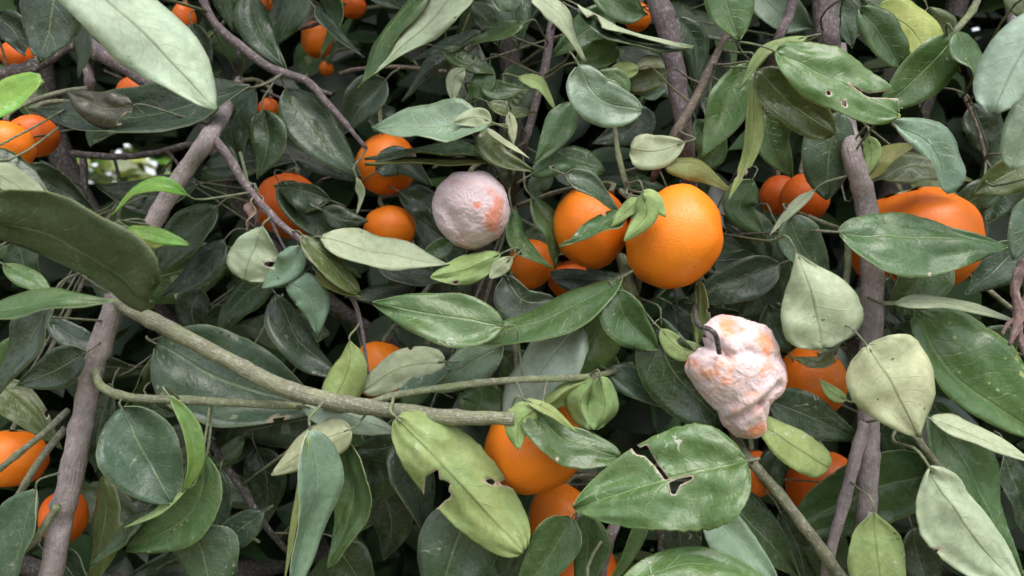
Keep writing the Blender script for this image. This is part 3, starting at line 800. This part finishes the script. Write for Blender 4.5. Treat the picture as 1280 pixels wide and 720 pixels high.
# crumpled young leaves beside the cut branch
leaf([(750, 472), (757, 505), (744, 538)], 19, 20, 43.6, 'b', 'lime', a=.45, b=.35, zl=1.3, zr=.7, n=16, nv=6)
leaf([(742, 474), (726, 505), (738, 537)], 16, 18, 43.9, 'b', 'lime', a=.5, b=.38, zl=.7, zr=1.0, n=16, nv=6)
leaf([(738, 476), (708, 488), (680, 512)], 17, 12, 44.4, 'b', 'ypale', a=.5, b=.45, zl=1.0, zr=1.0, n=16, nv=6)
leaf([(658, 500), (700, 548), (775, 570)], 20, 26, 43.4, 't', 'mid', a=.5, b=.5)
leaf([(657, 500), (690, 515), (722, 541)], 6, 7, 43.0, 'b', 'ypale', ratio=.2)
leaf([(668, 512), (648, 530), (648, 562)], 17, 20, 43.0, 'b', 'lime', a=.4, b=.6)
# ---- right
leaf([(1048, 290), (1150, 299), (1262, 308)], 36, 46, 43, 't', 'mid', a=.6, b=.8, n=22, nv=5, tilt=1.0)
leaf([(995, 316), (1018, 376), (1030, 436)], 60, 46, 42, 'b', 'pale', a=1.15, b=.48, n=20, nv=5)
leaf([(985, 268), (1005, 310), (1040, 350)], 26, 28, 46.2, 't', 'blue')
leaf([(1018, 238), (990, 262), (962, 294)], 6, 7, 45.8, 'b', 'pale', ratio=.2)
leaf([(1120, 380), (1190, 380), (1270, 402)], 8, 10, 43.2, 'b', 'pale', ratio=.25, a=.5, b=.7)
leaf([(1143, 390), (1192, 470), (1300, 545)], 80, 26, 45.2, 't', 'green', n=20, nv=6, a=.5, b=.5, tilt=.9)
leaf([(1150, 408), (1120, 425), (1100, 455)], 18, 18, 47, 't', 'blue')
leaf([(1084, 432), (1118, 482), (1148, 546)], 62, 52, 41.2, 'b', 'pale', a=.5, b=.62, n=20, nv=5)
leaf([(1182, 318), (1150, 345), (1118, 392)], 34, 30, 46.4, 't', 'mid', a=.5, b=.5)
leaf([(1276, 306), (1245, 335), (1206, 368)], 26, 26, 46.8, 't', 'slate')
leaf([(1300, 240), (1282, 280), (1266, 325)], 18, 22, 41, 't', 'blue', b=.6)
leaf([(1265, 150), (1245, 240), (1235, 280)], 22, 20, 53, 't', 'dark')
leaf([(1040, 440), (1022, 452), (985, 446)], 8, 6, 48, 't', 'olive')
leaf([(1058, 500), (1040, 490), (1024, 474)], 10, 8, 46.3, 'b', 'ypale')
leaf([(985, 440), (965, 400), (960, 380)], 20, 20, 50, 't', 'dark')
leaf([(1112, 345), (1112, 385), (1140, 430)], 16, 22, 46.9, 't', 'dark')
leaf([(975, 290), (990, 340), (985, 380)], 22, 22, 51, 't', 'dark')
# ---- lower left
leaf([(152, 510), (182, 568), (218, 630)], 46, 40, 45, 't', 'blue', a=.55, b=.55, n=18, nv=5, tilt=.7)
leaf([(258, 570), (240, 640), (158, 688)], 34, 38, 46.5, 't', 'mid', a=.5, b=.6, n=18)
leaf([(212, 496), (236, 535), (242, 580), (228, 616)], 14, 5, 43.6, 't', 'ypale', b=.6, ratio=.2)
leaf([(234, 610), (195, 640), (155, 660)], 5, 4, 45, 'b', 'ypale', ratio=.15)
leaf([(132, 592), (130, 660), (110, 740)], 26, 24, 48.5, 't', 'olive', a=.6, b=.6)
leaf([(182, 638), (150, 668), (112, 708)], 12, 10, 46.2, 't', 'dark')
leaf([(240, 660), (256, 700), (270, 770)], 46, 36, 47, 't', 'blue')
leaf([(45, 612), (30, 670), (5, 750)], 26, 34, 46, 't', 'blue')
leaf([(330, 640), (290, 668), (250, 690)], 20, 20, 48.5, 't', 'slate')
leaf([(275, 590), (268, 640), (290, 690)], 22, 22, 50, 't', 'slate')
leaf([(140, 480), (125, 540), (120, 590)], 22, 24, 51, 't', 'deep')
leaf([(305, 545), (280, 570), (255, 585)], 12, 12, 52, 't', 'mid')
leaf([(190, 500), (200, 510), (225, 520)], 12, 12, 49, 't', 'dark')
leaf([(320, 560), (335, 600), (330, 660)], 26, 26, 54, 't', 'deep')
leaf([(60, 690), (90, 715), (110, 760)], 24, 24, 49, 't', 'slate')
# ---- lower middle
leaf([(438, 536), (392, 555), (340, 594)], 26, 22, 45.5, 'b', 'pale', a=.45, b=.6, cuts=[[(380, 550), (384, 549), (384, 554), (380, 554)]], n=24, nv=6)
leaf([(388, 538), (392, 620), (362, 745)], 27, 15, 42.8, 't', 'mint', a=.55, b=.7, n=20, tilt=1.2)
leaf([(386, 545), (372, 640), (352, 745)], 4, 9, 42.6, 'b', 'ypale', ratio=.1, stalk=False)
leaf([(428, 545), (442, 620), (410, 712)], 26, 26, 46.8, 't', 'mid', n=17)
leaf([(380, 508), (440, 522), (496, 541)], 15, 16, 46.7, 'b', 'mint', a=.5, b=.6)
leaf([(496, 522), (565, 592), (654, 690)], 46, 44, 43.4, 'b', 'ypale', a=.5, b=.42, n=46, nv=18, tilt=.5,
     cuts=[[(532, 596), (548, 586), (549, 600), (555, 600), (563, 604), (560, 613), (566, 620), (556, 626), (546, 636), (528, 634)],
           [(604, 602), (614, 598), (622, 604), (650, 590), (690, 600), (670, 618), (648, 614), (632, 607), (614, 606)]])
leaf([(492, 552), (520, 605), (536, 675)], 24, 22, 47.2, 't', 'slate')
leaf([(592, 632), (565, 690), (548, 760)], 56, 46, 46.2, 't', 'blue', a=.5, b=.6, n=18)
leaf([(460, 560), (480, 600), (470, 630)], 24, 24, 51, 't', 'dark')
leaf([(470, 600), (490, 650), (480, 700)], 28, 26, 53, 't', 'deep')
leaf([(520, 540), (480, 560), (440, 560)], 22, 22, 50, 't', 'dark')
leaf([(620, 655), (640, 690), (625, 740)], 26, 26, 50, 't', 'dark')
leaf([(640, 575), (625, 590), (612, 605)], 13, 13, 49.5, 't', 'mid', b=.5)
leaf([(420, 680), (440, 710), (470, 760)], 30, 26, 51, 't', 'dark')
# ---- lower right
leaf([(932, 577), (842, 597), (717, 635)], 57, 58, 40.5, 't', 'green', a=.42, b=.56, n=64, nv=26, tilt=-1.3, wave=.06,
     cuts=[[(778, 536), (786, 540), (792, 552), (800, 560), (808, 556), (814, 566), (822, 580), (836, 598), (832, 601), (818, 582), (806, 570), (796, 568), (786, 556)],
           [(836, 604), (846, 599), (867, 595), (864, 600), (850, 606), (844, 618), (839, 618)]])
leaf([(715, 648), (690, 690), (640, 760)], 24, 34, 45, 't', 'mid', a=.45, b=.7)
leaf([(736, 640), (734, 690), (722, 760)], 20, 20, 46, 't', 'mid')
leaf([(812, 632), (788, 690), (750, 750)], 8, 9, 44, 't', 'green', ratio=.15, a=.4)
leaf([(770, 740), (870, 706), (985, 738)], 14, 30, 39.5, 't', 'green', n=17)
leaf([(886, 630), (915, 670), (972, 728)], 24, 30, 43.5, 't', 'mint', a=.6, b=.6)
leaf([(898, 612), (945, 660), (998, 722)], 30, 30, 46, 't', 'dark', n=17)
leaf([(838, 625), (850, 680), (830, 730)], 26, 24, 53, 't', 'deep')
leaf([(942, 520), (990, 556), (1036, 584)], 22, 25, 44, 'b', 'ypale', a=.6, b=.30, n=18)
leaf([(958, 498), (1010, 520), (1080, 552)], 28, 28, 46.6, 't', 'dark')
leaf([(1170, 590), (1092, 612), (998, 656)], 44, 46, 48.5, 't', 'mid', a=.5, b=.5, n=18, nv=5)
leaf([(1162, 584), (1202, 650), (1285, 745)], 34, 52, 40.8, 'b', 'pale', a=.6, b=.55, n=34, nv=12, tilt=.5,
     cuts=[[(1147, 680), (1156, 682), (1165, 688), (1174, 686), (1172, 690), (1164, 691), (1154, 686)]])
leaf([(1165, 505), (1225, 610), (1276, 725)], 42, 48, 46.5, 't', 'mid', n=18, a=.5, b=.6)
leaf([(1163, 524), (1220, 546), (1300, 582)], 18, 10, 42.5, 'b', 'pale', ratio=.25)
leaf([(1091, 640), (1096, 690), (1104, 775)], 36, 36, 42, 'b', 'ypale', a=.95, b=.6)
leaf([(1110, 520), (1130, 560), (1160, 600)], 26, 26, 51, 't', 'dark')
leaf([(975, 640), (1000, 690), (1010, 760)], 28, 28, 50, 't', 'deep')
leaf([(1040, 640), (1025, 680), (1030, 730)], 26, 26, 50, 't', 'dark')
leaf([(1140, 660), (1150, 700), (1170, 760)], 26, 26, 52, 't', 'deep')
leaf([(1255, 560), (1270, 620), (1290, 680)], 26, 26, 50, 't', 'deep')
leaf([(980, 560), (965, 590), (975, 620)], 20, 20, 51, 't', 'dark')
leaf([(1270, 440), (1240, 430), (1200, 420)], 26, 26, 50, 't', 'dark')

# dried, shrivelled leaf and bare dead twigs
branch([(1292, 318), (1276, 335), (1268, 362), (1274, 395), (1262, 432)], [9, 13, 8, 12, 4], 42.5, 'pink', name='dried_twig', n=40, lump=.35)
branch([(1290, 345), (1282, 372), (1270, 392), (1276, 425), (1284, 450)], [8, 10, 8, 9, 4], 42.8, 'pink', name='dried_twig', n=40, lump=.35)
branch([(1274, 395), (1260, 404), (1252, 418)], [5, 5, 3], 42.6, 'pink', name='dried_twig', n=20, lump=.3)
leaf([(318, 238), (314, 262), (308, 290)], 6, 6, 47.5, 't', 'dry', wave=.6, nv=3)
leaf([(322, 240), (326, 258), (318, 282)], 4, 4, 48.0, 't', 'dry', wave=.6, nv=3)
for q in range(46):
    x, y = rnd.uniform(20, 1260), rnd.uniform(20, 700)
    d = rnd.uniform(57, 67); L = rnd.uniform(18, 55); a_ = rnd.uniform(0, 6.28)
    k1 = a_ + rnd.uniform(-.5, .5)
    branch([(x, y), (x + L * .5 * math.cos(a_), y + L * .5 * math.sin(a_), .6), (x + L * (.5 * math.cos(a_) + .5 * math.cos(k1)), y + L * (.5 * math.sin(a_) + .5 * math.sin(k1)), 5)],
           [rnd.uniform(2, 3.5), 3.2, 4], d, rnd.choice(['brown', 'pgreen', 'green', 'purple', 'brown']), name='twig', n=8, nr=6)

# ------------------------------------------------------------------ foliage filling the inside of the crown
def rand_frame(face=0.55):
    """leaf axis drooping, upper side turned up and outwards"""
    nrm = Vector((rnd.gauss(0, .55), -face + rnd.gauss(0, .45), 0.55 + rnd.gauss(0, .40))).normalized()
    t = Vector((rnd.gauss(0, 1), rnd.gauss(0, .6) - .15, rnd.gauss(-.55, .6)))
    t = (t - nrm * t.dot(nrm))
    t = t.normalized() if t.length > 1e-3 else nrm.orthogonal().normalized()
    return t, nrm

def in_gap(p):
    X, Y = project(p)
    return 92 < X < 222 and 188 < Y < 240

FILL_MESH = []
FILL_COL = ['deep', 'dark', 'dark', 'mid', 'deep', 'mid', 'dark', 'slate', 'dolive', 'dark', 'dark', 'slate']  # mostly dark greens, deepening the shade inside the crown by colour
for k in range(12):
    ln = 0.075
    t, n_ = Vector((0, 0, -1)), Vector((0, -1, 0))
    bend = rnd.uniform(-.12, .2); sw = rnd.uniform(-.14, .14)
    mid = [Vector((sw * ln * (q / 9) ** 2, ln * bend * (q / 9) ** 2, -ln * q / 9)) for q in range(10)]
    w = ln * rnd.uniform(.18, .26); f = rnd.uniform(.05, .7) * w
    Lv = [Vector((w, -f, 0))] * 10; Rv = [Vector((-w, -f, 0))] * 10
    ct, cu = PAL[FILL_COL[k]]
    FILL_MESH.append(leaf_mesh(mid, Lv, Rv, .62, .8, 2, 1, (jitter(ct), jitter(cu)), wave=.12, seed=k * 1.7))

def fill_leaf(p, t, nrm, s, k):
    z = -t; y = -nrm; x = y.cross(z)
    M = Matrix((x, y, z)).transposed().to_4x4()
    o = bpy.data.objects.new('leaf', FILL_MESH[k]); col_root.objects.link(o)
    o.parent = tree
    o.matrix_local = Matrix.Translation(p - TREE_OFF) @ M @ Matrix.Scale(s, 4)
    return o

want = 300 - N_LEAF
made = 0; tries = 0
cells = [(i, j) for i in range(14) for j in range(8)]
while made < want and tries < 4000:
    ci, cj = cells[tries % len(cells)]; tries += 1
    d = 55.5 + 19 * rnd.random()
    p = at((ci + rnd.random()) * 1400 / 14 - 60, (cj + rnd.random()) * 800 / 8 - 40, d)
    t, n_ = rand_frame(.8)
    if in_gap(p + t * 0.035) or in_gap(p) or in_gap(p + t * 0.07): continue
    if (p + t * 0.05).y < 0.535 or (p + t * 0.09).y < 0.52: continue
    fill_leaf(p, t, n_, rnd.uniform(.85, 1.25), rnd.randrange(12)); made += 1

# the rest of the crown, beyond counting: one mesh of leaves
def mass(n, sampler, cols, seed):
    rs = np.random.RandomState(seed)
    us = np.linspace(0, 1, 5); prof = np.array([0.06, .80, 1.0, .62, .03])
    Vs, Us, Cs, Ds = [], [], [], []
    cnt = 0
    while cnt < n:
        p, t, nrm, ln = sampler()
        if p is None: continue
        s = nrm.cross(t)
        w = ln * rnd.uniform(.20, .26); fold = rnd.uniform(.1, .5) * w; bend = rnd.uniform(-.15, .25) * ln
        ct, cu = PAL[cols[rnd.randrange(len(cols))]]; ct = jitter(ct, .2)
        for q in range(5):
            m = p + t * (ln * us[q]) - nrm * (bend * us[q] ** 2)
            for e in (-1, 0, 1):
                v = m + s * (e * w * prof[q]) + nrm * (abs(e) * fold * prof[q])
                Vs.append((v.x, v.y, v.z)); Us.append((us[q], e)); Cs.append((*ct, 0)); Ds.append((*cu, 0))
        cnt += 1
    F = []
    for k in range(n):
        b = k * 15
        for q in range(4):
            for e in range(2):
                a = b + q * 3 + e
                F.append((a, a + 1, a + 4, a + 3))
    return Vs, F, Us, Cs, Ds

def crown_sample():
    while True:
        p = Vector((rnd.uniform(-1.25, 1.25), rnd.uniform(.44, 1.9), rnd.uniform(.45, 2.35)))
        e = ((p.x - .05) / 1.28) ** 2 + ((p.z - 1.38) / .98) ** 2
        if e > 1: continue
        front = .44 + .55 * e ** 2.2
        if p.y < front or p.y > 2.0 - .55 * e: continue
        X, Y = project(p)
        
        t, nrm = rand_frame(.5 if p.y < 1.2 else -.5)
        ln = rnd.uniform(.055, .09) * (1 + .55 * max(0, min(1, (p.y - .8) / .5)))
        tip = p + t * ln
        X2, Y2 = project(tip)
        inside = (-70 < X < 1350 and -70 < Y < 790) or (-70 < X2 < 1350 and -70 < Y2 < 790)
        if inside and min(p.y, tip.y) < .70: continue
        if in_gap(p) or in_gap(p + t * ln) or in_gap(p + t * ln * .5): continue
        return p, t, nrm, ln
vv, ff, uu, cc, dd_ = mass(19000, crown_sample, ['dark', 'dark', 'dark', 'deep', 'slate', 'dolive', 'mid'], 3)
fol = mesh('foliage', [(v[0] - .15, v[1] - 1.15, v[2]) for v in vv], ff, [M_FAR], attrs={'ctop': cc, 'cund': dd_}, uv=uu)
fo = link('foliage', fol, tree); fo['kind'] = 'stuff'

# ------------------------------------------------------------------ fruit
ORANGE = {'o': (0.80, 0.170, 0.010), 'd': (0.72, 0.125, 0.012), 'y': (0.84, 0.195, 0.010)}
M_CAL = M_BARK

def fruit_geo(rx, rz, ry, axis, seed, nlat=26, nlon=36, oblate=.86, lumps=.035):
    """peel around the origin; axis = direction of the stalk end"""
    q = Vector((0, 0, 1)).rotation_difference(axis)
    V, F = [], []
    for i in range(nlat + 1):
        th = math.pi * i / nlat
        for j in range(nlon):
            ph = 2 * math.pi * j / nlon
            d = Vector((math.sin(th) * math.cos(ph), math.sin(th) * math.sin(ph), math.cos(th)))
            r = 1 + lumps * noise.noise(d * 1.6 + Vector((seed, seed * 2, 0))) + lumps * .4 * noise.noise(d * 4 + Vector((seed, 0, 1)))
            r -= .10 * math.exp(-(th / .22) ** 2) + .05 * math.exp(-((math.pi - th) / .25) ** 2)
            r += .010 * math.cos(10 * ph) * math.sin(th) ** 2 * math.exp(-(th / .9) ** 2)
            v = d * r; v.z *= oblate
            v = q @ v
            V.append(Vector((v.x * rx, v.y * ry, v.z * rz)))
    for i in range(nlat):
        for j in range(nlon):
            a, b = i * nlon + j, i * nlon + (j + 1) % nlon
            F.append((a, a + nlon, b + nlon, b))
    return V, F, q

def calyx(root, q, rx, rz, ry, oblate, size, colr='pgreen'):
    V, F = [], []
    n = 30
    top = .90 * oblate
    V.append(q @ Vector((0, 0, top + .05)))
    for ring, (rr, hh) in enumerate(((.10, .05), (.22, .02), (.33, -.005))):
        for j in range(n):
            a = 2 * math.pi * j / n
            k = rr * size * (1 + (.35 if ring == 2 else .12 if ring == 1 else 0) * math.cos(5 * a))
            V.append(q @ Vector((k * math.cos(a), k * math.sin(a), top + hh + .02 + .25 * k * k)))
    for j in range(n):
        F.append((0, 1 + j, 1 + (j + 1) % n))
        for ring in range(2):
            a, b = 1 + ring * n + j, 1 + ring * n + (j + 1) % n
            F.append((a, a + n, b + n, b))
    V = [Vector((v.x * rx, v.y * ry, v.z * rz)) for v in V]
    me = mesh('calyx', V, F, [M_CAL], attrs={'col': [BARK[colr]] * len(V)}, uv=[(0, 0)] * len(V))
    link('calyx', me, root)

def fruit_stalk(root, c, p0, axis):
    p1 = p0 + axis * .010
    tgt, dist = nearest(p1)
    if dist > .07 or tgt.y < p1.y - .015: tgt, dist = nearest(p1 + Vector((0, .10, .02)), p1.y + .01)
    path = spline([p0 - axis * .003, p1, (p1 + tgt) * .5 + axis * .006 + Vector((0, .006, 0)), tgt], 12)
    Vv, Ff, Uu = tube_geo([p - c for p in path], [.0017] * 12, 7, .08)
    link('stalk', mesh('stalk', Vv, Ff, [M_BARK], attrs={'col': [BARK['green']] * len(Vv)}, uv=Uu), root)

def mandarin(x, y, rx, ry, d, label, axis=(0, .25, 1), colr='o', cal=1.0, oblate=.90, lumps=.05):
    c = at(x, y, d)
    root = link('mandarin', None, loc=c)
    root['label'] = label; root['category'] = 'fruit'; root['group'] = 'mandarins on the tree'
    ax = Vector(axis).normalized()
    s = px(d)
    az = abs(ax.z)
    Rx, Rz = rx * s, ry * s / (oblate * az + (1 - az))
    Ry = (Rx + Rz) / 2
    V, F, q = fruit_geo(Rx, Rz, Ry, ax, rnd.random() * 40, oblate=oblate, lumps=lumps)
    link('peel', mesh('peel', V, F, [M_PEEL], attrs={'col': [(*jitter(ORANGE[colr], .06), 1)] * len(V)}), root)
    calyx(root, q, Rx, Rz, Ry, oblate, cal)
    top = q @ Vector((0, 0, .90 * oblate)); top = Vector((top.x * Rx, top.y * Ry, top.z * Rz))
    fruit_stalk(root, c, c + top, ax)
    return root

mandarin(842, 296, 65, 62, 46.2, 'largest bright orange mandarin, smooth peel with pale green leaflets at its stalk', axis=(-.75, -.12, .62), colr='y', oblate=.88, cal=.7, lumps=.06)
mandarin(738, 284, 47, 51, 49.2, 'orange mandarin crossed by a narrow pointed leaf, touching the largest mandarin', axis=(.5, .2, .9), colr='y', oblate=.94)
mandarin(668, 556, 63, 60, 47.6, 'orange mandarin hanging just below the cut tip of the green branch', axis=(-.3, .2, 1), colr='y', oblate=.9)
mandarin(702, 650, 42, 44, 53.5, 'mandarin crossed by a thin stem, tucked beneath the one at the cut branch', axis=(.3, .4, .8))
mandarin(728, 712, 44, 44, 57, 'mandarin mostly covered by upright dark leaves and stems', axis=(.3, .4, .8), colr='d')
mandarin(483, 206, 38, 38, 55.5, 'mandarin under the long blue-green leaf at the end of the thin purple branch', axis=(-.2, .3, 1))
mandarin(487, 287, 33, 30, 55, 'small mandarin above the long pale leaf, beside the grey mouldy fruit', axis=(-.2, .2, 1), colr='y')
mandarin(476, 463, 36, 37, 54, 'mandarin peeping over broad pale leaves behind the hanging bare twig', axis=(.2, .3, 1), colr='y')
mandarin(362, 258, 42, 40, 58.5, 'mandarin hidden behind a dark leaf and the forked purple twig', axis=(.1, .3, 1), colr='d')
mandarin(664, 330, 29, 31, 55, 'mandarin behind two narrow leaves, between the grey mouldy fruit and the bright pair', axis=(-.3, .3, .9))
mandarin(711, 350, 26, 24, 60, 'deep orange mandarin sliver low behind the bright pair', colr='d')
mandarin(1144, 304, 77, 68, 51.5, 'big mandarin with a large dark veined leaf lying across its middle', axis=(-.25, .1, 1), colr='o', oblate=.88)
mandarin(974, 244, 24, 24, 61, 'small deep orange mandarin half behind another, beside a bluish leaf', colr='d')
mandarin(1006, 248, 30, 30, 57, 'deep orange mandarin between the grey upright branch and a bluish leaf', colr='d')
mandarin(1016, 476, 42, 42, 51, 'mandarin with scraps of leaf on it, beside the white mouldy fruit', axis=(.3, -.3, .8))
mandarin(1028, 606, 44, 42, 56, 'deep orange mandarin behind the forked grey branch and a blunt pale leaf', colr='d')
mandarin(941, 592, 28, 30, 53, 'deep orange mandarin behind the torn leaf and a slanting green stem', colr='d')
mandarin(14, 573, 42, 36, 53, 'mandarin behind two thin crossing green twigs off the grey branch', colr='o')
mandarin(80, 646, 27, 33, 53, 'deep orange mandarin half hidden by the thick lower grey branch', colr='d')
mandarin(6, 183, 35, 31, 46.5, 'mandarin under the bright lime green leaf', colr='o')
mandarin(42, 170, 29, 26, 51.5, 'dark orange mandarin behind the one under the lime green leaf', colr='d')
mandarin(172, 120, 24, 25, 57, 'deep orange mandarin wedged between a purple branch and a broad slate leaf', colr='d')
mandarin(22, 70, 20, 18, 60, 'small mandarin between grey leaves above a dark branch', colr='d')
mandarin(396, 50, 19, 22, 68, 'small pinkish orange mandarin beyond the thin purple branch, above a tiny one', colr='o')
mandarin(408, 86, 9, 9, 72, 'tiny round orange fruit beside a thin brown twig', colr='o')
mandarin(440, 8, 18, 14, 66, 'deep orange mandarin above a pale yellow-green folded leaf', colr='d')
mandarin(326, 4, 16, 14, 66, 'deep orange mandarin above the thin purple branch among dark leaves', colr='d')
mandarin(797, 22, 17, 17, 58, 'small orange mandarin beside the thick purple upright branch', colr='o')
mandarin(230, 24, 14, 20, 62, 'dim orange mandarin beside the large mint leaf', colr='d')
mandarin(336, 136, 13, 13, 66, 'small dim mandarin between dark leaves above the forked twig', colr='d')

# fruit grown over with mould
def mouldy(name, label, c, outline, d, depth_k, mat, age, creases, seed, bumps=.05):
    """body whose silhouette follows the real fruit's dented outline; outline = [(photo x, photo y)] round c"""
    cx, cy = c
    ang = sorted((math.atan2(-(y - cy), x - cx), math.hypot(x - cx, y - cy)) for x, y in outline)
    def rad(a):
        n = len(ang)
        for k in range(n):
            a0, r0 = ang[k]; a1, r1 = ang[(k + 1) % n]
            if k == n - 1: a1 += 2 * math.pi
            aa = a if a >= ang[0][0] else a + 2 * math.pi
            if a0 <= aa <= a1:
                f = (aa - a0) / (a1 - a0 + 1e-9); f = f * f * (3 - 2 * f)
                return r0 * (1 - f) + r1 * f
        return ang[0][1]
    s = px(d); C = at(cx, cy, d)
    mean = sum(r for _, r in ang) / len(ang)
    nlat, nlon = 100, 156
    V, F, A = [], [], []
    for i in range(nlat + 1):
        th = math.pi * i / nlat
        for j in range(nlon):
            ph = 2 * math.pi * j / nlon
            q = Vector((math.sin(th) * math.cos(ph), -math.cos(th), math.sin(th) * math.sin(ph)))
            rr = mean + (rad(math.atan2(q.z, q.x)) - mean) * math.sin(th) ** 1.3
            v = Vector((q.x * rr, q.y * mean * depth_k, q.z * rr))
            k = 1 + bumps * noise.fractal(q * 2.3 + Vector((seed, 0, 0)), 1.0, 2.0, 4) + .012 * noise.noise(q * 16 + Vector((seed, 3, 0))) + .008 * noise.noise(q * 38 + Vector((seed, 3, 5)))
            v *= k
            al = .5
            for (x1, y1, x2, y2, w, dep) in creases:
                if q.y > .2: continue
                ax_, az_, bx, bz = x1 - cx, -(y1 - cy), x2 - cx, -(y2 - cy)
                tt = max(0, min(1, ((v.x - ax_) * (bx - ax_) + (v.z - az_) * (bz - az_)) / ((bx - ax_) ** 2 + (bz - az_) ** 2)))
                dist = math.hypot(v.x - ax_ - tt * (bx - ax_), v.z - az_ - tt * (bz - az_))
                v.y += dep * math.exp(-(dist / w) ** 2)
            for (x1, y1, w, k2) in age:
                dist = math.hypot(v.x - (x1 - cx), v.z + (y1 - cy))
                if q.y < .3: al += .68 * k2 * math.exp(-(dist / w) ** 2)
            V.append(v * s); A.append((1, 1, 1, max(0, min(1, al))))
    for i in range(nlat):
        for j in range(nlon):
            a, b = i * nlon + j, i * nlon + (j + 1) % nlon
            F.append((a, b, b + nlon, a + nlon))
    root = link(name, None, loc=C)
    root['label'] = label; root['category'] = 'fruit'; root['group'] = 'mouldy mandarins'
    link('mouldy_peel', mesh('mouldy_peel', V, F, [mat], attrs={'col': A}), root)
    return root, C, s

r1, C1, s1 = mouldy('mouldy_mandarin', 'round mandarin covered in grey-pink mould with reddish patches and a dent', (588, 264),
       [(541, 252), (549, 232), (564, 219), (586, 214), (606, 215), (622, 226), (633, 242), (637, 258), (635, 276), (628, 292), (612, 304), (590, 313), (574, 309), (558, 296), (546, 280)],
       47.5, .95, M_MOULD1, [(598, 261, 5, -1.1), (618, 272, 9, -.75), (612, 282, 8, -.7), (625, 258, 7, -.6), (608, 240, 10, -.35), (590, 235, 8, -.25), (566, 275, 18, .15)],
       [(556, 262, 580, 297, 8, 7), (574, 276, 588, 280, 12, 3)], 4.2, .035)
fruit_stalk(r1, C1, C1 + Vector((.0, .018, 46 * s1)) * .93, Vector((0, .5, .85)).normalized())
r2, C2, s2 = mouldy('mouldy_mandarin', 'shrivelled mandarin coated in white mould with orange patches and deep folds', (922, 466),
       [(857, 455), (860, 446), (872, 438), (884, 434), (890, 428), (880, 420), (877, 408), (890, 400), (915, 396), (940, 402), (960, 410), (970, 428), (974, 446), (980, 460), (982, 474), (976, 490), (962, 506), (954, 522), (954, 540), (942, 547), (924, 545), (909, 533), (895, 512), (882, 496), (870, 480)],
       44.2, .72, M_MOULD2, [(945, 425, 13, -.75), (905, 409, 12, -.55), (862, 452, 9, -.6), (878, 466, 10, -.3), (940, 535, 10, -.45), (905, 450, 8, -.4), (965, 438, 8, -.3), (900, 490, 14, .35), (955, 480, 14, .4), (925, 450, 14, .3)],
       [(908, 522, 940, 500, 5, 9), (940, 500, 962, 478, 5, 9), (912, 508, 950, 476, 7, -5), (926, 436, 900, 444, 6, 5), (884, 426, 900, 440, 6, 8), (930, 440, 968, 446, 7, 4), (880, 478, 905, 500, 9, 3)], 9.1, .06)
p0 = at(884, 434, 41.6)
path = spline([at(899, 441, 42.6), at(895, 420, 41.6), at(886, 411, 41.8), at(872, 405, 43.5), at(868, 380, 47.5)], 20)
Vv, Ff, Uu = tube_geo([p - C2 for p in path], [.0014] * 20, 8, .1)
link('stalk', mesh('stalk', Vv, Ff, [M_BARK], attrs={'col': [BARK['dark']] * len(Vv)}, uv=Uu), r2)

# ------------------------------------------------------------------ shrub in the open beyond the tree, seen through the gap
sh = link('orchard_shrub', None, loc=(-2.0, 3.9, 0))
sh['label'] = 'yellow-green shrub in open light, seen through a gap behind the tree'; sh['category'] = 'shrub'
def shrub_sample():
    while True:
        q = Vector((rnd.uniform(-1, 1), rnd.uniform(-1, 1), rnd.uniform(-1, 1)))
        if .25 < q.length < 1: break
    q.normalize(); q *= rnd.uniform(.55, 1) ** .5
    p = Vector((q.x * 1.7, q.y * .8, 1.7 + q.z * 1.3))
    t, nrm = rand_frame(.5)
    return p, t, nrm, rnd.uniform(.10, .17)
vv, ff, uu, cc, dd_ = mass(9000, shrub_sample, ['yellow', 'bright', 'yellow', 'olive', 'yellow'], 5)
cr = link('crown', mesh('crown', vv, ff, [M_FAR], attrs={'ctop': cc, 'cund': dd_}, uv=uu), sh); cr['kind'] = 'stuff'
for k in range(5):
    a = k * 1.3
    path = spline([Vector((.04 * math.cos(a), .04 * math.sin(a), -.03)), Vector((.15 * math.cos(a), .12 * math.sin(a), .6)), Vector((.42 * math.cos(a), .35 * math.sin(a), 1.5))], 12)
    tube('stem', path, [.022 - .0012 * i for i in range(12)], 'brown', sh, Vector((0, 0, 0)), nr=8)
